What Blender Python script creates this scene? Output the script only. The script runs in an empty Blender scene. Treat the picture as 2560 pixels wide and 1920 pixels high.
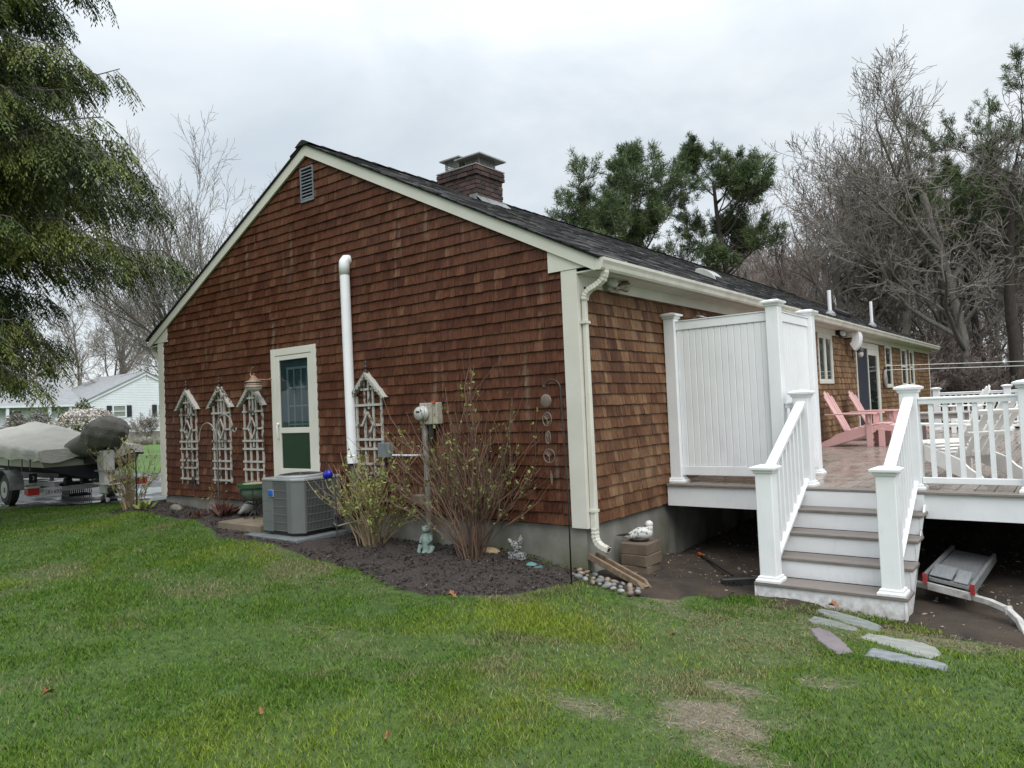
import bpy, bmesh, math, random
import numpy as np
from mathutils import Vector, Matrix
rnd = random.Random(7)
sc = bpy.context.scene
COL = sc.collection
R = math.radians

# ------------------------------------------------------------------ camera
cam_d = bpy.data.cameras.new('camera'); cam = bpy.data.objects.new('camera', cam_d); COL.objects.link(cam)
CAM = Vector((3.6837, -5.8014, 1.1364))
_y, _p, _r = -0.6593, 0.0332, -0.0431
_F = Vector((math.sin(_y)*math.cos(_p), math.cos(_y)*math.cos(_p), math.sin(_p)))
_R0 = Vector((math.cos(_y), -math.sin(_y), 0)); _U0 = _R0.cross(_F)
_Rt = math.cos(_r)*_R0 + math.sin(_r)*_U0; _Up = -math.sin(_r)*_R0 + math.cos(_r)*_U0
cam.matrix_world = Matrix(((_Rt.x, _Up.x, -_F.x, CAM.x), (_Rt.y, _Up.y, -_F.y, CAM.y), (_Rt.z, _Up.z, -_F.z, CAM.z), (0, 0, 0, 1)))
cam_d.sensor_width = 36; cam_d.lens = 36*1828.5/2560; cam_d.clip_end = 600; cam_d.clip_start = 0.05
sc.camera = cam

# ------------------------------------------------------------------ world: overcast
world = bpy.data.worlds.new('World'); sc.world = world; world.use_nodes = True
SUN_EL, SUN_AZ = R(52), R(125)          # azimuth measured from +Y towards +X
wt = world.node_tree; wt.nodes.clear()
def wn(t, **k):
    n = wt.nodes.new(t)
    for a, b in k.items(): setattr(n, a, b)
    return n
wo = wn('ShaderNodeOutputWorld'); mixs = wn('ShaderNodeMixShader'); bg1 = wn('ShaderNodeBackground'); bg2 = wn('ShaderNodeBackground')
sky = wn('ShaderNodeTexSky', sky_type='NISHITA'); sky.sun_disc = False; sky.sun_elevation = SUN_EL; sky.sun_rotation = SUN_AZ
wt.links.new(sky.outputs[0], bg1.inputs[0]); bg1.inputs[1].default_value = 0.10
tc = wn('ShaderNodeTexCoord'); mp = wn('ShaderNodeMapping'); mp.inputs['Scale'].default_value = (1, 1, 2.4)
no = wn('ShaderNodeTexNoise'); no.inputs['Scale'].default_value = 2.3; no.inputs['Detail'].default_value = 6; no.inputs['Roughness'].default_value = .56
no.inputs['Distortion'].default_value = .35
ra = wn('ShaderNodeValToRGB'); ra.color_ramp.elements[0].position = .33; ra.color_ramp.elements[1].position = .68
ra.color_ramp.elements[0].color = (.555, .615, .665, 1); ra.color_ramp.elements[1].color = (.80, .83, .845, 1)
sx = wn('ShaderNodeSeparateXYZ'); mr = wn('ShaderNodeMapRange'); mr.inputs[1].default_value = .28; mr.inputs[2].default_value = 1
mr.inputs[3].default_value = 1.12; mr.inputs[4].default_value = 2.9
mr.interpolation_type = 'SMOOTHSTEP'
vm = wn('ShaderNodeVectorMath', operation='SCALE')
wt.links.new(tc.outputs['Generated'], mp.inputs[0]); wt.links.new(mp.outputs[0], no.inputs['Vector']); wt.links.new(no.outputs['Fac'], ra.inputs[0])
wt.links.new(tc.outputs['Generated'], sx.inputs[0]); wt.links.new(sx.outputs[2], mr.inputs[0])
wt.links.new(ra.outputs[0], vm.inputs[0]); wt.links.new(mr.outputs[0], vm.inputs['Scale']); wt.links.new(vm.outputs[0], bg2.inputs[0])
bg2.inputs[1].default_value = .76
mixs.inputs[0].default_value = .88
wt.links.new(bg1.outputs[0], mixs.inputs[1]); wt.links.new(bg2.outputs[0], mixs.inputs[2]); wt.links.new(mixs.outputs[0], wo.inputs[0])

# ------------------------------------------------------------------ sun behind cloud
sun_d = bpy.data.lights.new('sun', 'SUN'); sun_d.energy = 1.5; sun_d.angle = R(50); sun_d.color = (1, .97, .93)
sun = bpy.data.objects.new('sun', sun_d); COL.objects.link(sun)
_sd = Vector((math.sin(SUN_AZ)*math.cos(SUN_EL), math.cos(SUN_AZ)*math.cos(SUN_EL), math.sin(SUN_EL)))
sun.rotation_euler = (-_sd).to_track_quat('-Z', 'Y').to_euler()

# ------------------------------------------------------------------ exposure
sc.view_settings.view_transform = 'Standard'; sc.view_settings.look = 'None'; sc.view_settings.exposure = 0.5; sc.view_settings.gamma = 1
sc.render.engine = 'CYCLES'; sc.cycles.use_denoising = True; sc.cycles.max_bounces = 6; sc.cycles.transparent_max_bounces = 12
sc.cycles.diffuse_bounces = 3; sc.cycles.glossy_bounces = 3; sc.cycles.caustics_reflective = False; sc.cycles.caustics_refractive = False

# ================================================================== helpers
WORG = {}
def tag(o, label=None, cat=None, group=None, kind=None):
    if label: o['label'] = label
    if cat: o['category'] = cat
    if group: o['group'] = group
    if kind: o['kind'] = kind
    return o
def empty(name, loc=(0, 0, 0), rz=0, label=None, cat=None, group=None):
    o = bpy.data.objects.new(name, None); o.empty_display_size = .1; COL.objects.link(o)
    o.location = loc; o.rotation_euler = (0, 0, rz); WORG[o] = Vector(loc)
    return tag(o, label, cat, group)
def fract(a): return a - math.floor(a)

class MB:
    def __init__(s): s.v = []; s.f = []
    def add(s, vs, fs, M=None):
        n = len(s.v)
        s.v += [tuple(M @ Vector(p)) for p in vs] if M is not None else [tuple(p) for p in vs]
        s.f += [tuple(i+n for i in f) for f in fs]
        return s
    def box(s, x0, x1, y0, y1, z0, z1, M=None):
        return s.add([(x0,y0,z0),(x1,y0,z0),(x1,y1,z0),(x0,y1,z0),(x0,y0,z1),(x1,y0,z1),(x1,y1,z1),(x0,y1,z1)],
                     [(0,3,2,1),(4,5,6,7),(0,1,5,4),(1,2,6,5),(2,3,7,6),(3,0,4,7)], M)
    def cb(s, c, d, M=None):
        return s.box(c[0]-d[0]/2, c[0]+d[0]/2, c[1]-d[1]/2, c[1]+d[1]/2, c[2]-d[2]/2, c[2]+d[2]/2, M)
    def ext(s, poly, ax, a0, a1, M=None):
        def P(p, a): return (p[0], a, p[1]) if ax == 'y' else (a, p[0], p[1]) if ax == 'x' else (p[0], p[1], a)
        n = len(poly)
        A = sum(poly[i][0]*poly[(i+1) % n][1]-poly[(i+1) % n][0]*poly[i][1] for i in range(n))
        if (A < 0): poly = poly[::-1]
        lo, hi = tuple(range(n)), tuple(range(n, 2*n))
        fs = [tuple(reversed(lo)), hi]+[(i, (i+1) % n, n+(i+1) % n, n+i) for i in range(n)]
        if ax == 'y': fs = [tuple(reversed(f)) for f in fs]
        return s.add([P(p, a0) for p in poly]+[P(p, a1) for p in poly], fs, M)
    def tube(s, pts, r, n=8, cap=True, M=None, sq=False, up=None):
        pts = [Vector(p) for p in pts]; m = len(pts)
        rs = r if isinstance(r, (list, tuple)) else [r]*m
        vs = []; fs = []; prev = None
        for i, p in enumerate(pts):
            t = (pts[min(i+1, m-1)]-pts[max(i-1, 0)]).normalized()
            if prev is None:
                a = Vector(up) if up else (Vector((0, 0, 1)) if abs(t.z) < .9 else Vector((1, 0, 0)))
                u = (a-t*a.dot(t)).normalized()
            else:
                u = (prev-t*prev.dot(t)).normalized()
            prev = u; w = t.cross(u)
            rr = rs[i]
            ra_, rb_ = rr if isinstance(rr, (tuple, list)) else (rr, rr)
            for k in range(n):
                an = 2*math.pi*(k+(.5 if sq else 0))/n
                g = 1.4142 if sq else 1
                vs.append(p+u*(math.cos(an)*ra_*g)+w*(math.sin(an)*rb_*g))
        for i in range(m-1):
            for k in range(n):
                a, b = i*n+k, i*n+(k+1) % n
                fs.append((a, b, b+n, a+n))
        if cap: fs += [tuple(range(n-1, -1, -1)), tuple(range((m-1)*n, m*n))]
        return s.add(vs, fs, M)
    def lathe(s, prof, c=(0, 0, 0), n=16, M=None, sc_=(1, 1)):
        vs = []; fs = []
        for (r, z) in prof:
            for k in range(n):
                a = 2*math.pi*k/n
                vs.append((c[0]+r*math.cos(a)*sc_[0], c[1]+r*math.sin(a)*sc_[1], c[2]+z))
        for i in range(len(prof)-1):
            for k in range(n):
                a, b = i*n+k, i*n+(k+1) % n
                fs.append((a, b, b+n, a+n))
        fs += [tuple(range(n-1, -1, -1)), tuple(range((len(prof)-1)*n, len(prof)*n))]
        return s.add(vs, fs, M)
    def ball(s, c, r, nu=12, nv=8, M=None):
        r = r if isinstance(r, (tuple, list)) else (r, r, r)
        vs = [(c[0], c[1], c[2]-r[2])]; fs = []
        for j in range(1, nv):
            t = math.pi*j/nv
            for k in range(nu):
                a = 2*math.pi*k/nu
                vs.append((c[0]+r[0]*math.sin(t)*math.cos(a), c[1]+r[1]*math.sin(t)*math.sin(a), c[2]-r[2]*math.cos(t)))
        vs.append((c[0], c[1], c[2]+r[2])); T = len(vs)-1
        for k in range(nu):
            fs.append((0, 1+(k+1) % nu, 1+k))
            b = 1+(nv-2)*nu
            fs.append((b+k, b+(k+1) % nu, T))
        for j in range(nv-2):
            for k in range(nu):
                a, b = 1+j*nu+k, 1+j*nu+(k+1) % nu
                fs.append((a, b, b+nu, a+nu))
        return s.add(vs, fs, M)
    def ob(s, name, mat, parent=None, smooth=False, bevel=0, local=False, origin=None, label=None, cat=None, group=None, kind=None, bseg=1):
        me = bpy.data.meshes.new(name)
        if parent is not None and not local: off = WORG[parent]
        elif origin is not None: off = Vector(origin)
        else: off = Vector((0, 0, 0))
        vs = [(p[0]-off[0], p[1]-off[1], p[2]-off[2]) for p in s.v]
        me.from_pydata(vs, [], s.f)
        if bevel:
            bm = bmesh.new(); bm.from_mesh(me)
            bmesh.ops.recalc_face_normals(bm, faces=bm.faces)
            es = [e for e in bm.edges if len(e.link_faces) == 2 and e.calc_face_angle(0) > .5]
            bmesh.ops.bevel(bm, geom=es, offset=bevel, segments=bseg, affect='EDGES', profile=.5, clamp_overlap=True)
            bm.to_mesh(me); bm.free()
        me.materials.append(mat)
        if smooth: me.shade_smooth() if hasattr(me, 'shade_smooth') else None
        o = bpy.data.objects.new(name, me); COL.objects.link(o)
        if parent is not None: o.parent = parent; WORG[o] = WORG.get(parent, Vector())
        else: o.location = off; WORG[o] = off.copy()
        return tag(o, label, cat, group, kind)
def npmesh(name, V, F, mat, parent=None, origin=(0, 0, 0), attrs=None, **kw):
    """V (n,3), F (m,3|4) numpy"""
    me = bpy.data.meshes.new(name)
    off = np.array(WORG[parent] if parent is not None else origin)
    V = (V-off).astype(np.float32); k = F.shape[1]
    me.vertices.add(len(V)); me.vertices.foreach_set('co', V.ravel())
    me.loops.add(F.size); me.loops.foreach_set('vertex_index', F.astype(np.int32).ravel())
    me.polygons.add(len(F)); me.polygons.foreach_set('loop_start', np.arange(0, F.size, k, dtype=np.int32))
    try: me.polygons.foreach_set('loop_total', np.full(len(F), k, dtype=np.int32))
    except Exception: pass
    for an, arr in (attrs or {}).items():
        a = me.attributes.new(an, 'FLOAT', 'POINT'); a.data.foreach_set('value', arr.astype(np.float32))
    me.update(calc_edges=True); me.materials.append(mat)
    o = bpy.data.objects.new(name, me); COL.objects.link(o)
    if parent is not None: o.parent = parent; WORG[o] = WORG[parent]
    else: o.location = origin; WORG[o] = Vector(origin)
    return tag(o, **kw)
def clone(o, parent=None, loc=None, rz=None, scale=None, label=None):
    c = o.copy(); COL.objects.link(c); c.parent = parent
    if loc is not None: c.location = loc
    if rz is not None: c.rotation_euler[2] = rz
    if scale is not None: c.scale = (scale,)*3 if not isinstance(scale, tuple) else scale
    if label: c['label'] = label
    WORG[c] = Vector(c.location)
    for ch in list(o.children): clone(ch, c)
    return c

# ------------------------------------------------------------------ materials
def new_mat(name):
    m = bpy.data.materials.new(name); m.use_nodes = True
    t = m.node_tree; b = t.nodes['Principled BSDF']
    return m, t, b
def nd(t, typ, ins=None, **k):
    n = t.nodes.new(typ)
    for a, b in k.items(): setattr(n, a, b)
    for a, b in (ins or {}).items():
        if hasattr(b, 'is_output'): t.links.new(b, n.inputs[a])
        else: n.inputs[a].default_value = b
    return n
def c4(c): return (c[0], c[1], c[2], 1)
def rand01(t):
    oi = nd(t, 'ShaderNodeObjectInfo'); ge = nd(t, 'ShaderNodeNewGeometry')
    ad = nd(t, 'ShaderNodeMath', {0: oi.outputs['Random'], 1: ge.outputs['Random Per Island']}, operation='ADD')
    return nd(t, 'ShaderNodeMath', {0: ad.outputs[0]}, operation='FRACT').outputs[0]
def pos(t, scale=(1, 1, 1)):
    ge = nd(t, 'ShaderNodeNewGeometry')
    return nd(t, 'ShaderNodeMapping', {0: ge.outputs['Position'], 'Scale': scale}).outputs[0]
def noise(t, vec, scale, detail=5, rough=.55, dist=0):
    return nd(t, 'ShaderNodeTexNoise', {'Vector': vec, 'Scale': scale, 'Detail': detail, 'Roughness': rough, 'Distortion': dist}).outputs['Fac']
def ramp(t, fac, stops):
    n = nd(t, 'ShaderNodeValToRGB', {0: fac}); cr = n.color_ramp
    while len(cr.elements) < len(stops): cr.elements.new(.5)
    for e, (p, c) in zip(cr.elements, stops): e.position = p; e.color = c4(c)
    return n.outputs[0]
def mixc(t, fac, a, b, mode='MIX'):
    n = t.nodes.new('ShaderNodeMix'); n.data_type = 'RGBA'; n.blend_type = mode
    for sock, val in ((n.inputs[0], fac), (n.inputs[6], a), (n.inputs[7], b)):
        if hasattr(val, 'is_output'): t.links.new(val, sock)
        else: sock.default_value = c4(val) if isinstance(val, tuple) else val
    return n.outputs[2]
def rng(t, v, a, b, c, d):
    return nd(t, 'ShaderNodeMapRange', {0: v, 1: a, 2: b, 3: c, 4: d}).outputs[0]
def bump(t, b, h, strength=.3, dist=.01):
    n = nd(t, 'ShaderNodeBump', {'Height': h, 'Strength': strength, 'Distance': dist}); t.links.new(n.outputs[0], b.inputs['Normal'])
def mk(name, c1, c2=None, rough=.6, scale=6, detail=5, stretch=(1, 1, 1), bmp=0., bscale=60, bstretch=(1, 1, 1), metal=0, rn=0., rough2=None, lo=.35, hi=.68, dist=.004, spec=.5):
    m, t, b = new_mat(name)
    f = noise(t, pos(t, stretch), scale, detail)
    col = ramp(t, f, [(lo, c1), (hi, c2 or tuple(x*.88 for x in c1))])
    if rn:
        v = rng(t, rand01(t), 0, 1, 1-rn, 1+rn)
        col = nd(t, 'ShaderNodeVectorMath', {0: col, 'Scale': v}, operation='SCALE').outputs[0]
    t.links.new(col, b.inputs['Base Color'])
    b.inputs['Metallic'].default_value = metal; b.inputs['Specular IOR Level'].default_value = spec
    if rough2 is not None: t.links.new(rng(t, f, lo, hi, rough, rough2), b.inputs['Roughness'])
    else: b.inputs['Roughness'].default_value = rough
    if bmp: bump(t, b, noise(t, pos(t, bstretch), bscale, 4), bmp, dist)
    return m
def vinyl():
    m, t, b = new_mat('white_vinyl')
    f = noise(t, pos(t), 3, 5); g = noise(t, pos(t, (6, 6, 1.5)), 2.2, 6, .65); h = noise(t, pos(t), 22, 5)
    col = ramp(t, f, [(.35, (.82, .83, .84)), (.68, (.76, .775, .79))])
    ge = nd(t, 'ShaderNodeNewGeometry'); z = nd(t, 'ShaderNodeSeparateXYZ', {0: ge.outputs['Position']}).outputs[2]
    splash = nd(t, 'ShaderNodeMath', {0: rng(t, z, -.66, -.38, .75, 0), 1: rng(t, h, .35, .65, .2, 1)}, operation='MULTIPLY').outputs[0]
    col = mixc(t, splash, col, (.23, .18, .13))
    col = mixc(t, rng(t, g, .55, .8, 0, .22), col, (.42, .42, .38))
    t.links.new(col, b.inputs['Base Color']); t.links.new(rng(t, f, .3, .7, .34, .5), b.inputs['Roughness'])
    bump(t, b, noise(t, pos(t), 25, 3), .05, .003); return m
WHITE = vinyl()
CREAM = mk('cream_trim_paint', (.64, .62, .56), (.57, .55, .49), .5, 2.2, bmp=.05, bscale=30)
GUTTER = mk('gutter_paint', (.66, .64, .57), (.52, .5, .43), .35, 4, stretch=(1, 1, .4), bmp=.03)
def shingle_mat(name, stops, grain=1., wet=.55, tan=False):
    m, t, b = new_mat(name)
    r = rand01(t)
    big = noise(t, pos(t, (1, 1, 1.3)), .9, 4)
    g = noise(t, pos(t, (70, 70, 3.2)), 1.0, 6, .65)
    base = ramp(t, r, stops)
    base = mixc(t, rng(t, big, .38, .68, 0, .75), base, mixc(t, .5, base, stops[-1][1]))
    v = rng(t, g, .3, .72, 1-.42*grain, 1+.42*grain)
    col = nd(t, 'ShaderNodeVectorMath', {0: base, 'Scale': v}, operation='SCALE').outputs[0]
    if tan:
        ge = nd(t, 'ShaderNodeNewGeometry'); yy = nd(t, 'ShaderNodeSeparateXYZ', {0: ge.outputs['Position']}).outputs[1]
        lum = nd(t, 'ShaderNodeVectorMath', {0: ramp(t, r, [(0, (.14, .080, .042)), (.5, (.205, .125, .068)), (1, (.29, .19, .108))]), 'Scale': v}, operation='SCALE').outputs[0]
        col = mixc(t, rng(t, yy, 1.6, 8.5, .0, .72), col, lum)
        blo = noise(t, pos(t, (1.2, 1.2, 1.6)), 1.0, 4); col = mixc(t, rng(t, blo, .52, .7, 0, .42), col, lum)
    st = noise(t, pos(t, (9, 9, 1.1)), 1.0, 5, .6)
    col = mixc(t, rng(t, st, .60, .78, 0, .45), col, (.30, .24, .18))
    t.links.new(col, b.inputs['Base Color']); b.inputs['Roughness'].default_value = wet; b.inputs['Specular IOR Level'].default_value = .16
    bump(t, b, g, .5, .004)
    return m
SH_G = shingle_mat('cedar_shingle_dark', [(0, (.050, .0160, .0090)), (.25, (.067, .0225, .0120)), (.7, (.083, .0290, .0150)), (.93, (.108, .042, .0225)), (1, (.14, .064, .037))], 1.4)
SH_L = shingle_mat('cedar_shingle_weathered', [(0, (.066, .027, .014)), (.35, (.108, .047, .024)), (.7, (.143, .068, .034)), (1, (.205, .115, .062))], 1.3, tan=True)
CONC = None
def concrete():
    m, t, b = new_mat('foundation_concrete')
    f = noise(t, pos(t), 3.2, 7, .6); g = noise(t, pos(t, (1, 1, .35)), 2.4, 5)
    col = ramp(t, f, [(.3, (.17, .165, .15)), (.55, (.25, .24, .22)), (.75, (.33, .315, .29))])
    ge = nd(t, 'ShaderNodeNewGeometry'); z = nd(t, 'ShaderNodeSeparateXYZ', {0: ge.outputs['Position']}).outputs[2]
    lowf = rng(t, z, -.5, -.05, 1, .25)
    ms = nd(t, 'ShaderNodeMath', {0: rng(t, g, .42, .6, 0, 1), 1: lowf}, operation='MULTIPLY').outputs[0]
    col = mixc(t, ms, col, (.075, .082, .03))
    t.links.new(col, b.inputs['Base Color']); b.inputs['Roughness'].default_value = .85
    bump(t, b, noise(t, pos(t), 45, 5), .35, .004)
    return m
CONC = concrete()
SLAB = mk('stained_concrete', (.22, .175, .125), (.13, .11, .075), .8, 5, bmp=.4, bscale=70)
PADM = mk('grey_plastic_pad', (.17, .19, .20), (.12, .135, .14), .6, 6, bmp=.15, bscale=120)
def roof_mat():
    m, t, b = new_mat('asphalt_roof_shingle')
    r = rand01(t); f = noise(t, pos(t), 260, 2)
    col = ramp(t, r, [(0, (.010, .010, .011)), (.45, (.022, .021, .022)), (.8, (.045, .043, .043)), (1, (.10, .096, .094))])
    col = nd(t, 'ShaderNodeVectorMath', {0: col, 'Scale': rng(t, f, .3, .7, .5, 1.6)}, operation='SCALE').outputs[0]
    t.links.new(col, b.inputs['Base Color']); b.inputs['Roughness'].default_value = .8; b.inputs['Specular IOR Level'].default_value = .25
    bump(t, b, f, .6, .003); return m
ROOF = roof_mat()
BRICK = mk('sooty_brick', (.085, .046, .038), (.035, .026, .025), .85, 9, rn=.45, bmp=.5, bscale=90)
MORTAR = mk('pale_mortar', (.30, .27, .25), (.2, .18, .17), .9, 20, bmp=.4)
STEEL = mk('galvanised_steel', (.42, .42, .41), (.30, .30, .29), .45, 14, metal=.6)
LEAD = mk('lead_flashing', (.30, .305, .31), (.2, .205, .21), .5, 12, metal=.3, bmp=.4, bscale=18)
BLACK = mk('black_metal', (.014, .014, .016), (.03, .026, .024), .5, 20)
RUST = mk('rusty_iron', (.055, .032, .022), (.03, .024, .022), .7, 30, bmp=.3)
GREYPIPE = mk('weathered_grey_paint', (.30, .29, .27), (.2, .19, .18), .6, 12)
PVC = mk('white_pvc', (.80, .81, .83), (.74, .75, .78), .35, 3)
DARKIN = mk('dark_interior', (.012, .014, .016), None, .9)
def glass():
    m = bpy.data.materials.new('window_glass'); m.use_nodes = True; t = m.node_tree; t.nodes.clear()
    o = nd(t, 'ShaderNodeOutputMaterial'); tr = nd(t, 'ShaderNodeBsdfTransparent', {0: (.80, .86, .85, 1)}); gl = nd(t, 'ShaderNodeBsdfGlossy', {0: (1, 1, 1, 1), 1: .02})
    ge = nd(t, 'ShaderNodeNewGeometry'); dt = nd(t, 'ShaderNodeVectorMath', {0: ge.outputs['Incoming'], 1: ge.outputs['Normal']}, operation='DOT_PRODUCT'); ab = nd(t, 'ShaderNodeMath', {0: dt.outputs['Value']}, operation='ABSOLUTE'); iv = nd(t, 'ShaderNodeMath', {0: 1.0, 1: ab.outputs[0]}, operation='SUBTRACT'); pw = nd(t, 'ShaderNodeMath', {0: iv.outputs[0], 1: 5.0}, operation='POWER'); fr = nd(t, 'ShaderNodeMath', {0: pw.outputs[0], 1: .9, 2: .035}, operation='MULTIPLY_ADD'); mx = nd(t, 'ShaderNodeMixShader', {0: fr.outputs[0], 1: tr.outputs[0], 2: gl.outputs[0]})
    t.links.new(mx.outputs[0], o.inputs[0]); return m
GLASS = glass()
def deck_mat(name, dry, wetc):
    m, t, b = new_mat(name)
    f = noise(t, pos(t, (1.6, 1.1, 1)), 2.6, 8, .68, .3); g = noise(t, pos(t, (60, 3, 20)), 1.2, 4)
    v = rng(t, rand01(t), 0, 1, .86, 1.14)
    wet = rng(t, f, .40, .60, 0, 1)
    col = mixc(t, wet, dry, wetc)
    col = nd(t, 'ShaderNodeVectorMath', {0: col, 'Scale': v}, operation='SCALE').outputs[0]
    col = nd(t, 'ShaderNodeVectorMath', {0: col, 'Scale': rng(t, g, .3, .7, .85, 1.12)}, operation='SCALE').outputs[0]
    t.links.new(col, b.inputs['Base Color']); t.links.new(rng(t, wet, 0, 1, .42, .10), b.inputs['Roughness'])
    bump(t, b, g, .12, .002); return m
DECKM = deck_mat('wet_composite_decking', (.285, .238, .205), (.255, .21, .18))
TREAD = mk('grey_brown_composite', (.215, .185, .165), (.16, .138, .125), .5, 4, stretch=(2, 30, 8), bmp=.12, bscale=40, rn=.1)
PINK = mk('pink_plastic_lumber', (.70, .43, .42), (.64, .385, .375), .45, 5, rn=.06, bmp=.06, bscale=80)
WCHAIR = mk('white_plastic_lumber', (.82, .815, .79), (.75, .745, .715), .45, 4, rn=.05, bmp=.05, bscale=80)
ACM = mk('grey_steel_cabinet', (.135, .145, .142), (.115, .123, .121), .42, 4, bmp=.04)
ACT = mk('grey_steel_top', (.30, .31, .31), (.25, .26, .26), .3, 6)
BLUE = mk('blue_badge', (.01, .10, .42), (.01, .08, .36), .3)
BLUEGL = mk('cobalt_glass', (.006, .008, .23), (.01, .012, .32), .08, 5)
def chip_white(name):
    m, t, b = new_mat(name)
    f = noise(t, pos(t, (30, 30, 12)), 1, 6, .6); w = noise(t, pos(t, (6, 6, 9)), 1, 4)
    s_ = nd(t, 'ShaderNodeMath', {0: f, 1: rng(t, rand01(t), 0, 1, -.13, .14)}, operation='ADD').outputs[0]
    s_ = nd(t, 'ShaderNodeMath', {0: s_, 1: rng(t, w, .4, .65, -.05, .09)}, operation='ADD').outputs[0]
    col = mixc(t, rng(t, s_, .595, .65, 0, 1), (.42, .405, .37), (.085, .066, .055))
    t.links.new(col, b.inputs['Base Color']); b.inputs['Roughness'].default_value = .75
    bump(t, b, s_, .5, .003); return m
CHIP = chip_white('peeling_white_paint')
WOODDK = mk('dark_turned_wood', (.05, .028, .02), (.03, .018, .014), .6, 30)
COPPER = mk('tarnished_copper', (.36, .22, .15), (.25, .16, .12), .45, 20, metal=.3)
BARK = mk('grey_bark', (.20, .184, .16), (.115, .103, .09), .9, 5, stretch=(3, 3, .7), bmp=.6, bscale=14, bstretch=(3, 3, .5), dist=.03)
BARKL = mk('pale_lichen_bark', (.25, .235, .20), (.15, .138, .118), .9, 6, stretch=(2, 2, .7), bmp=.4, bscale=14)
TWIG = mk('brown_grey_twigs', (.215, .194, .167), (.14, .124, .106), .9, 3)
TWIGR = mk('reddish_twigs', (.215, .172, .15), (.135, .11, .096), .9, 3)
BARKP = mk('dark_pine_bark', (.085, .07, .06), (.045, .038, .034), .95, 6, stretch=(3, 3, .8), bmp=.6, bscale=12, dist=.03)
def leaf_mat(name, stops, rough=.55, trans=.0):
    m, t, b = new_mat(name)
    big = noise(t, pos(t), .9, 4); r = rand01(t)
    s_ = nd(t, 'ShaderNodeMath', {0: rng(t, big, .3, .7, 0, .7), 1: rng(t, r, 0, 1, 0, .3)}, operation='ADD').outputs[0]
    t.links.new(ramp(t, s_, stops), b.inputs['Base Color']); b.inputs['Roughness'].default_value = rough
    b.inputs['Specular IOR Level'].default_value = .3
    return m
NEEDLE = leaf_mat('hemlock_needles', [(.1, (.040, .068, .024)), (.4, (.080, .112, .032)), (.65, (.138, .160, .040)), (.95, (.195, .205, .050))])
PINEN = leaf_mat('pine_needles', [(.1, (.042, .072, .03)), (.5, (.088, .128, .048)), (.9, (.145, .18, .065))])
EVERG = leaf_mat('dark_evergreen_leaves', [(.1, (.012, .024, .012)), (.9, (.035, .055, .022))])
BUDS = leaf_mat('spring_leaf_buds', [(.1, (.13, .17, .045)), (.9, (.27, .30, .085))])
CANE = mk('tan_shrub_canes', (.30, .225, .13), (.18, .125, .075), .8, 4, rn=.35)
CANED = mk('brown_shrub_canes', (.16, .095, .062), (.09, .055, .038), .8, 4, rn=.35)
BLOSSOM = leaf_mat('pale_blossom', [(.1, (.42, .36, .33)), (.6, (.60, .55, .52)), (.9, (.70, .67, .64))])
# ================================================================== ground
_CP = np.array([(-8.6,-1,-.33),(-7.9,0,-.14),(-6,0,-.125),(-6.4,-.5,-.24),(-4.9,-.7,-.27),(-3.6,-.75,-.29),(-2.6,-.3,-.31),(-1.1,-.3,-.335),(-1.2,0,-.27),
 (-.7,0,-.315),(-.24,0,-.40),(0,0,-.445),(.1,-.3,-.47),(-2.6,-.85,-.44),(-1,-1.25,-.47),(-.3,-.9,-.475),(0,.7,-.51),(.3,.6,-.515),(1.37,.45,-.585),(2.54,.45,-.63),
 (3.4,.4,-.625),(2.3,-.6,-.575),(3,-1,-.56),(1,1.2,-.6),(0,2,-.56),(2,3,-.66),(1.5,-3.2,-.51),(3.7,-5.8,-.5),(-.5,-4.6,-.48),(-5,-3,-.43),(-10,-2.2,-.40),
 (-14,0,-.37),(-11.5,.6,-.375),(-13,-6,-.45),(-20,4,-.37),(-9,3,-.3),(-8,8,-.3),(5,5,-.66),(0,13,-.6),(6,-1,-.57),(-4,10,-.5),(-30,6,-.25),(-55,16,0),(-55,-10,0),(-40,-20,-.2),
 (0,45,-.2),(30,30,-.5),(-20,40,-.1),(25,-10,-.6),(-120,10,1),(-20,110,1),(60,100,0),(5,12,-.6)])
def gz(x, y):
    x = np.asarray(x, float); y = np.asarray(y, float)
    num = np.zeros_like(x); den = np.zeros_like(x)
    for cx, cy, cz in _CP:
        w = 1/((x-cx)**2+(y-cy)**2+.12)**1.7
        num += w*cz; den += w
    return num/den
def gzf(x, y): return float(gz(np.array([x]), np.array([y]))[0])
_PR = np.random.RandomState(3).rand(256, 256)
def vnoise(x, y):
    xi = np.floor(x).astype(int); yi = np.floor(y).astype(int); fx = x-xi; fy = y-yi
    fx = fx*fx*(3-2*fx); fy = fy*fy*(3-2*fy)
    g = lambda a, b: _PR[a % 256, b % 256]
    return (g(xi, yi)*(1-fx)+g(xi+1, yi)*fx)*(1-fy)+(g(xi, yi+1)*(1-fx)+g(xi+1, yi+1)*fx)*fy
def fbm(x, y, o=4):
    s = 0; a = .5; n = 0
    for i in range(o):
        s = s+a*vnoise(x*2**i+17.3*i, y*2**i+5.1*i); n += a; a *= .55
    return s/n
def inpoly(x, y, poly):
    r = np.zeros(x.shape, bool); n = len(poly)
    for i in range(n):
        x0, y0 = poly[i]; x1, y1 = poly[(i+1) % n]
        c = ((y0 > y) != (y1 > y)) & (x < (x1-x0)*(y-y0)/((y1-y0) if y1 != y0 else 1e-9)+x0)
        r ^= c
    return r
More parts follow.
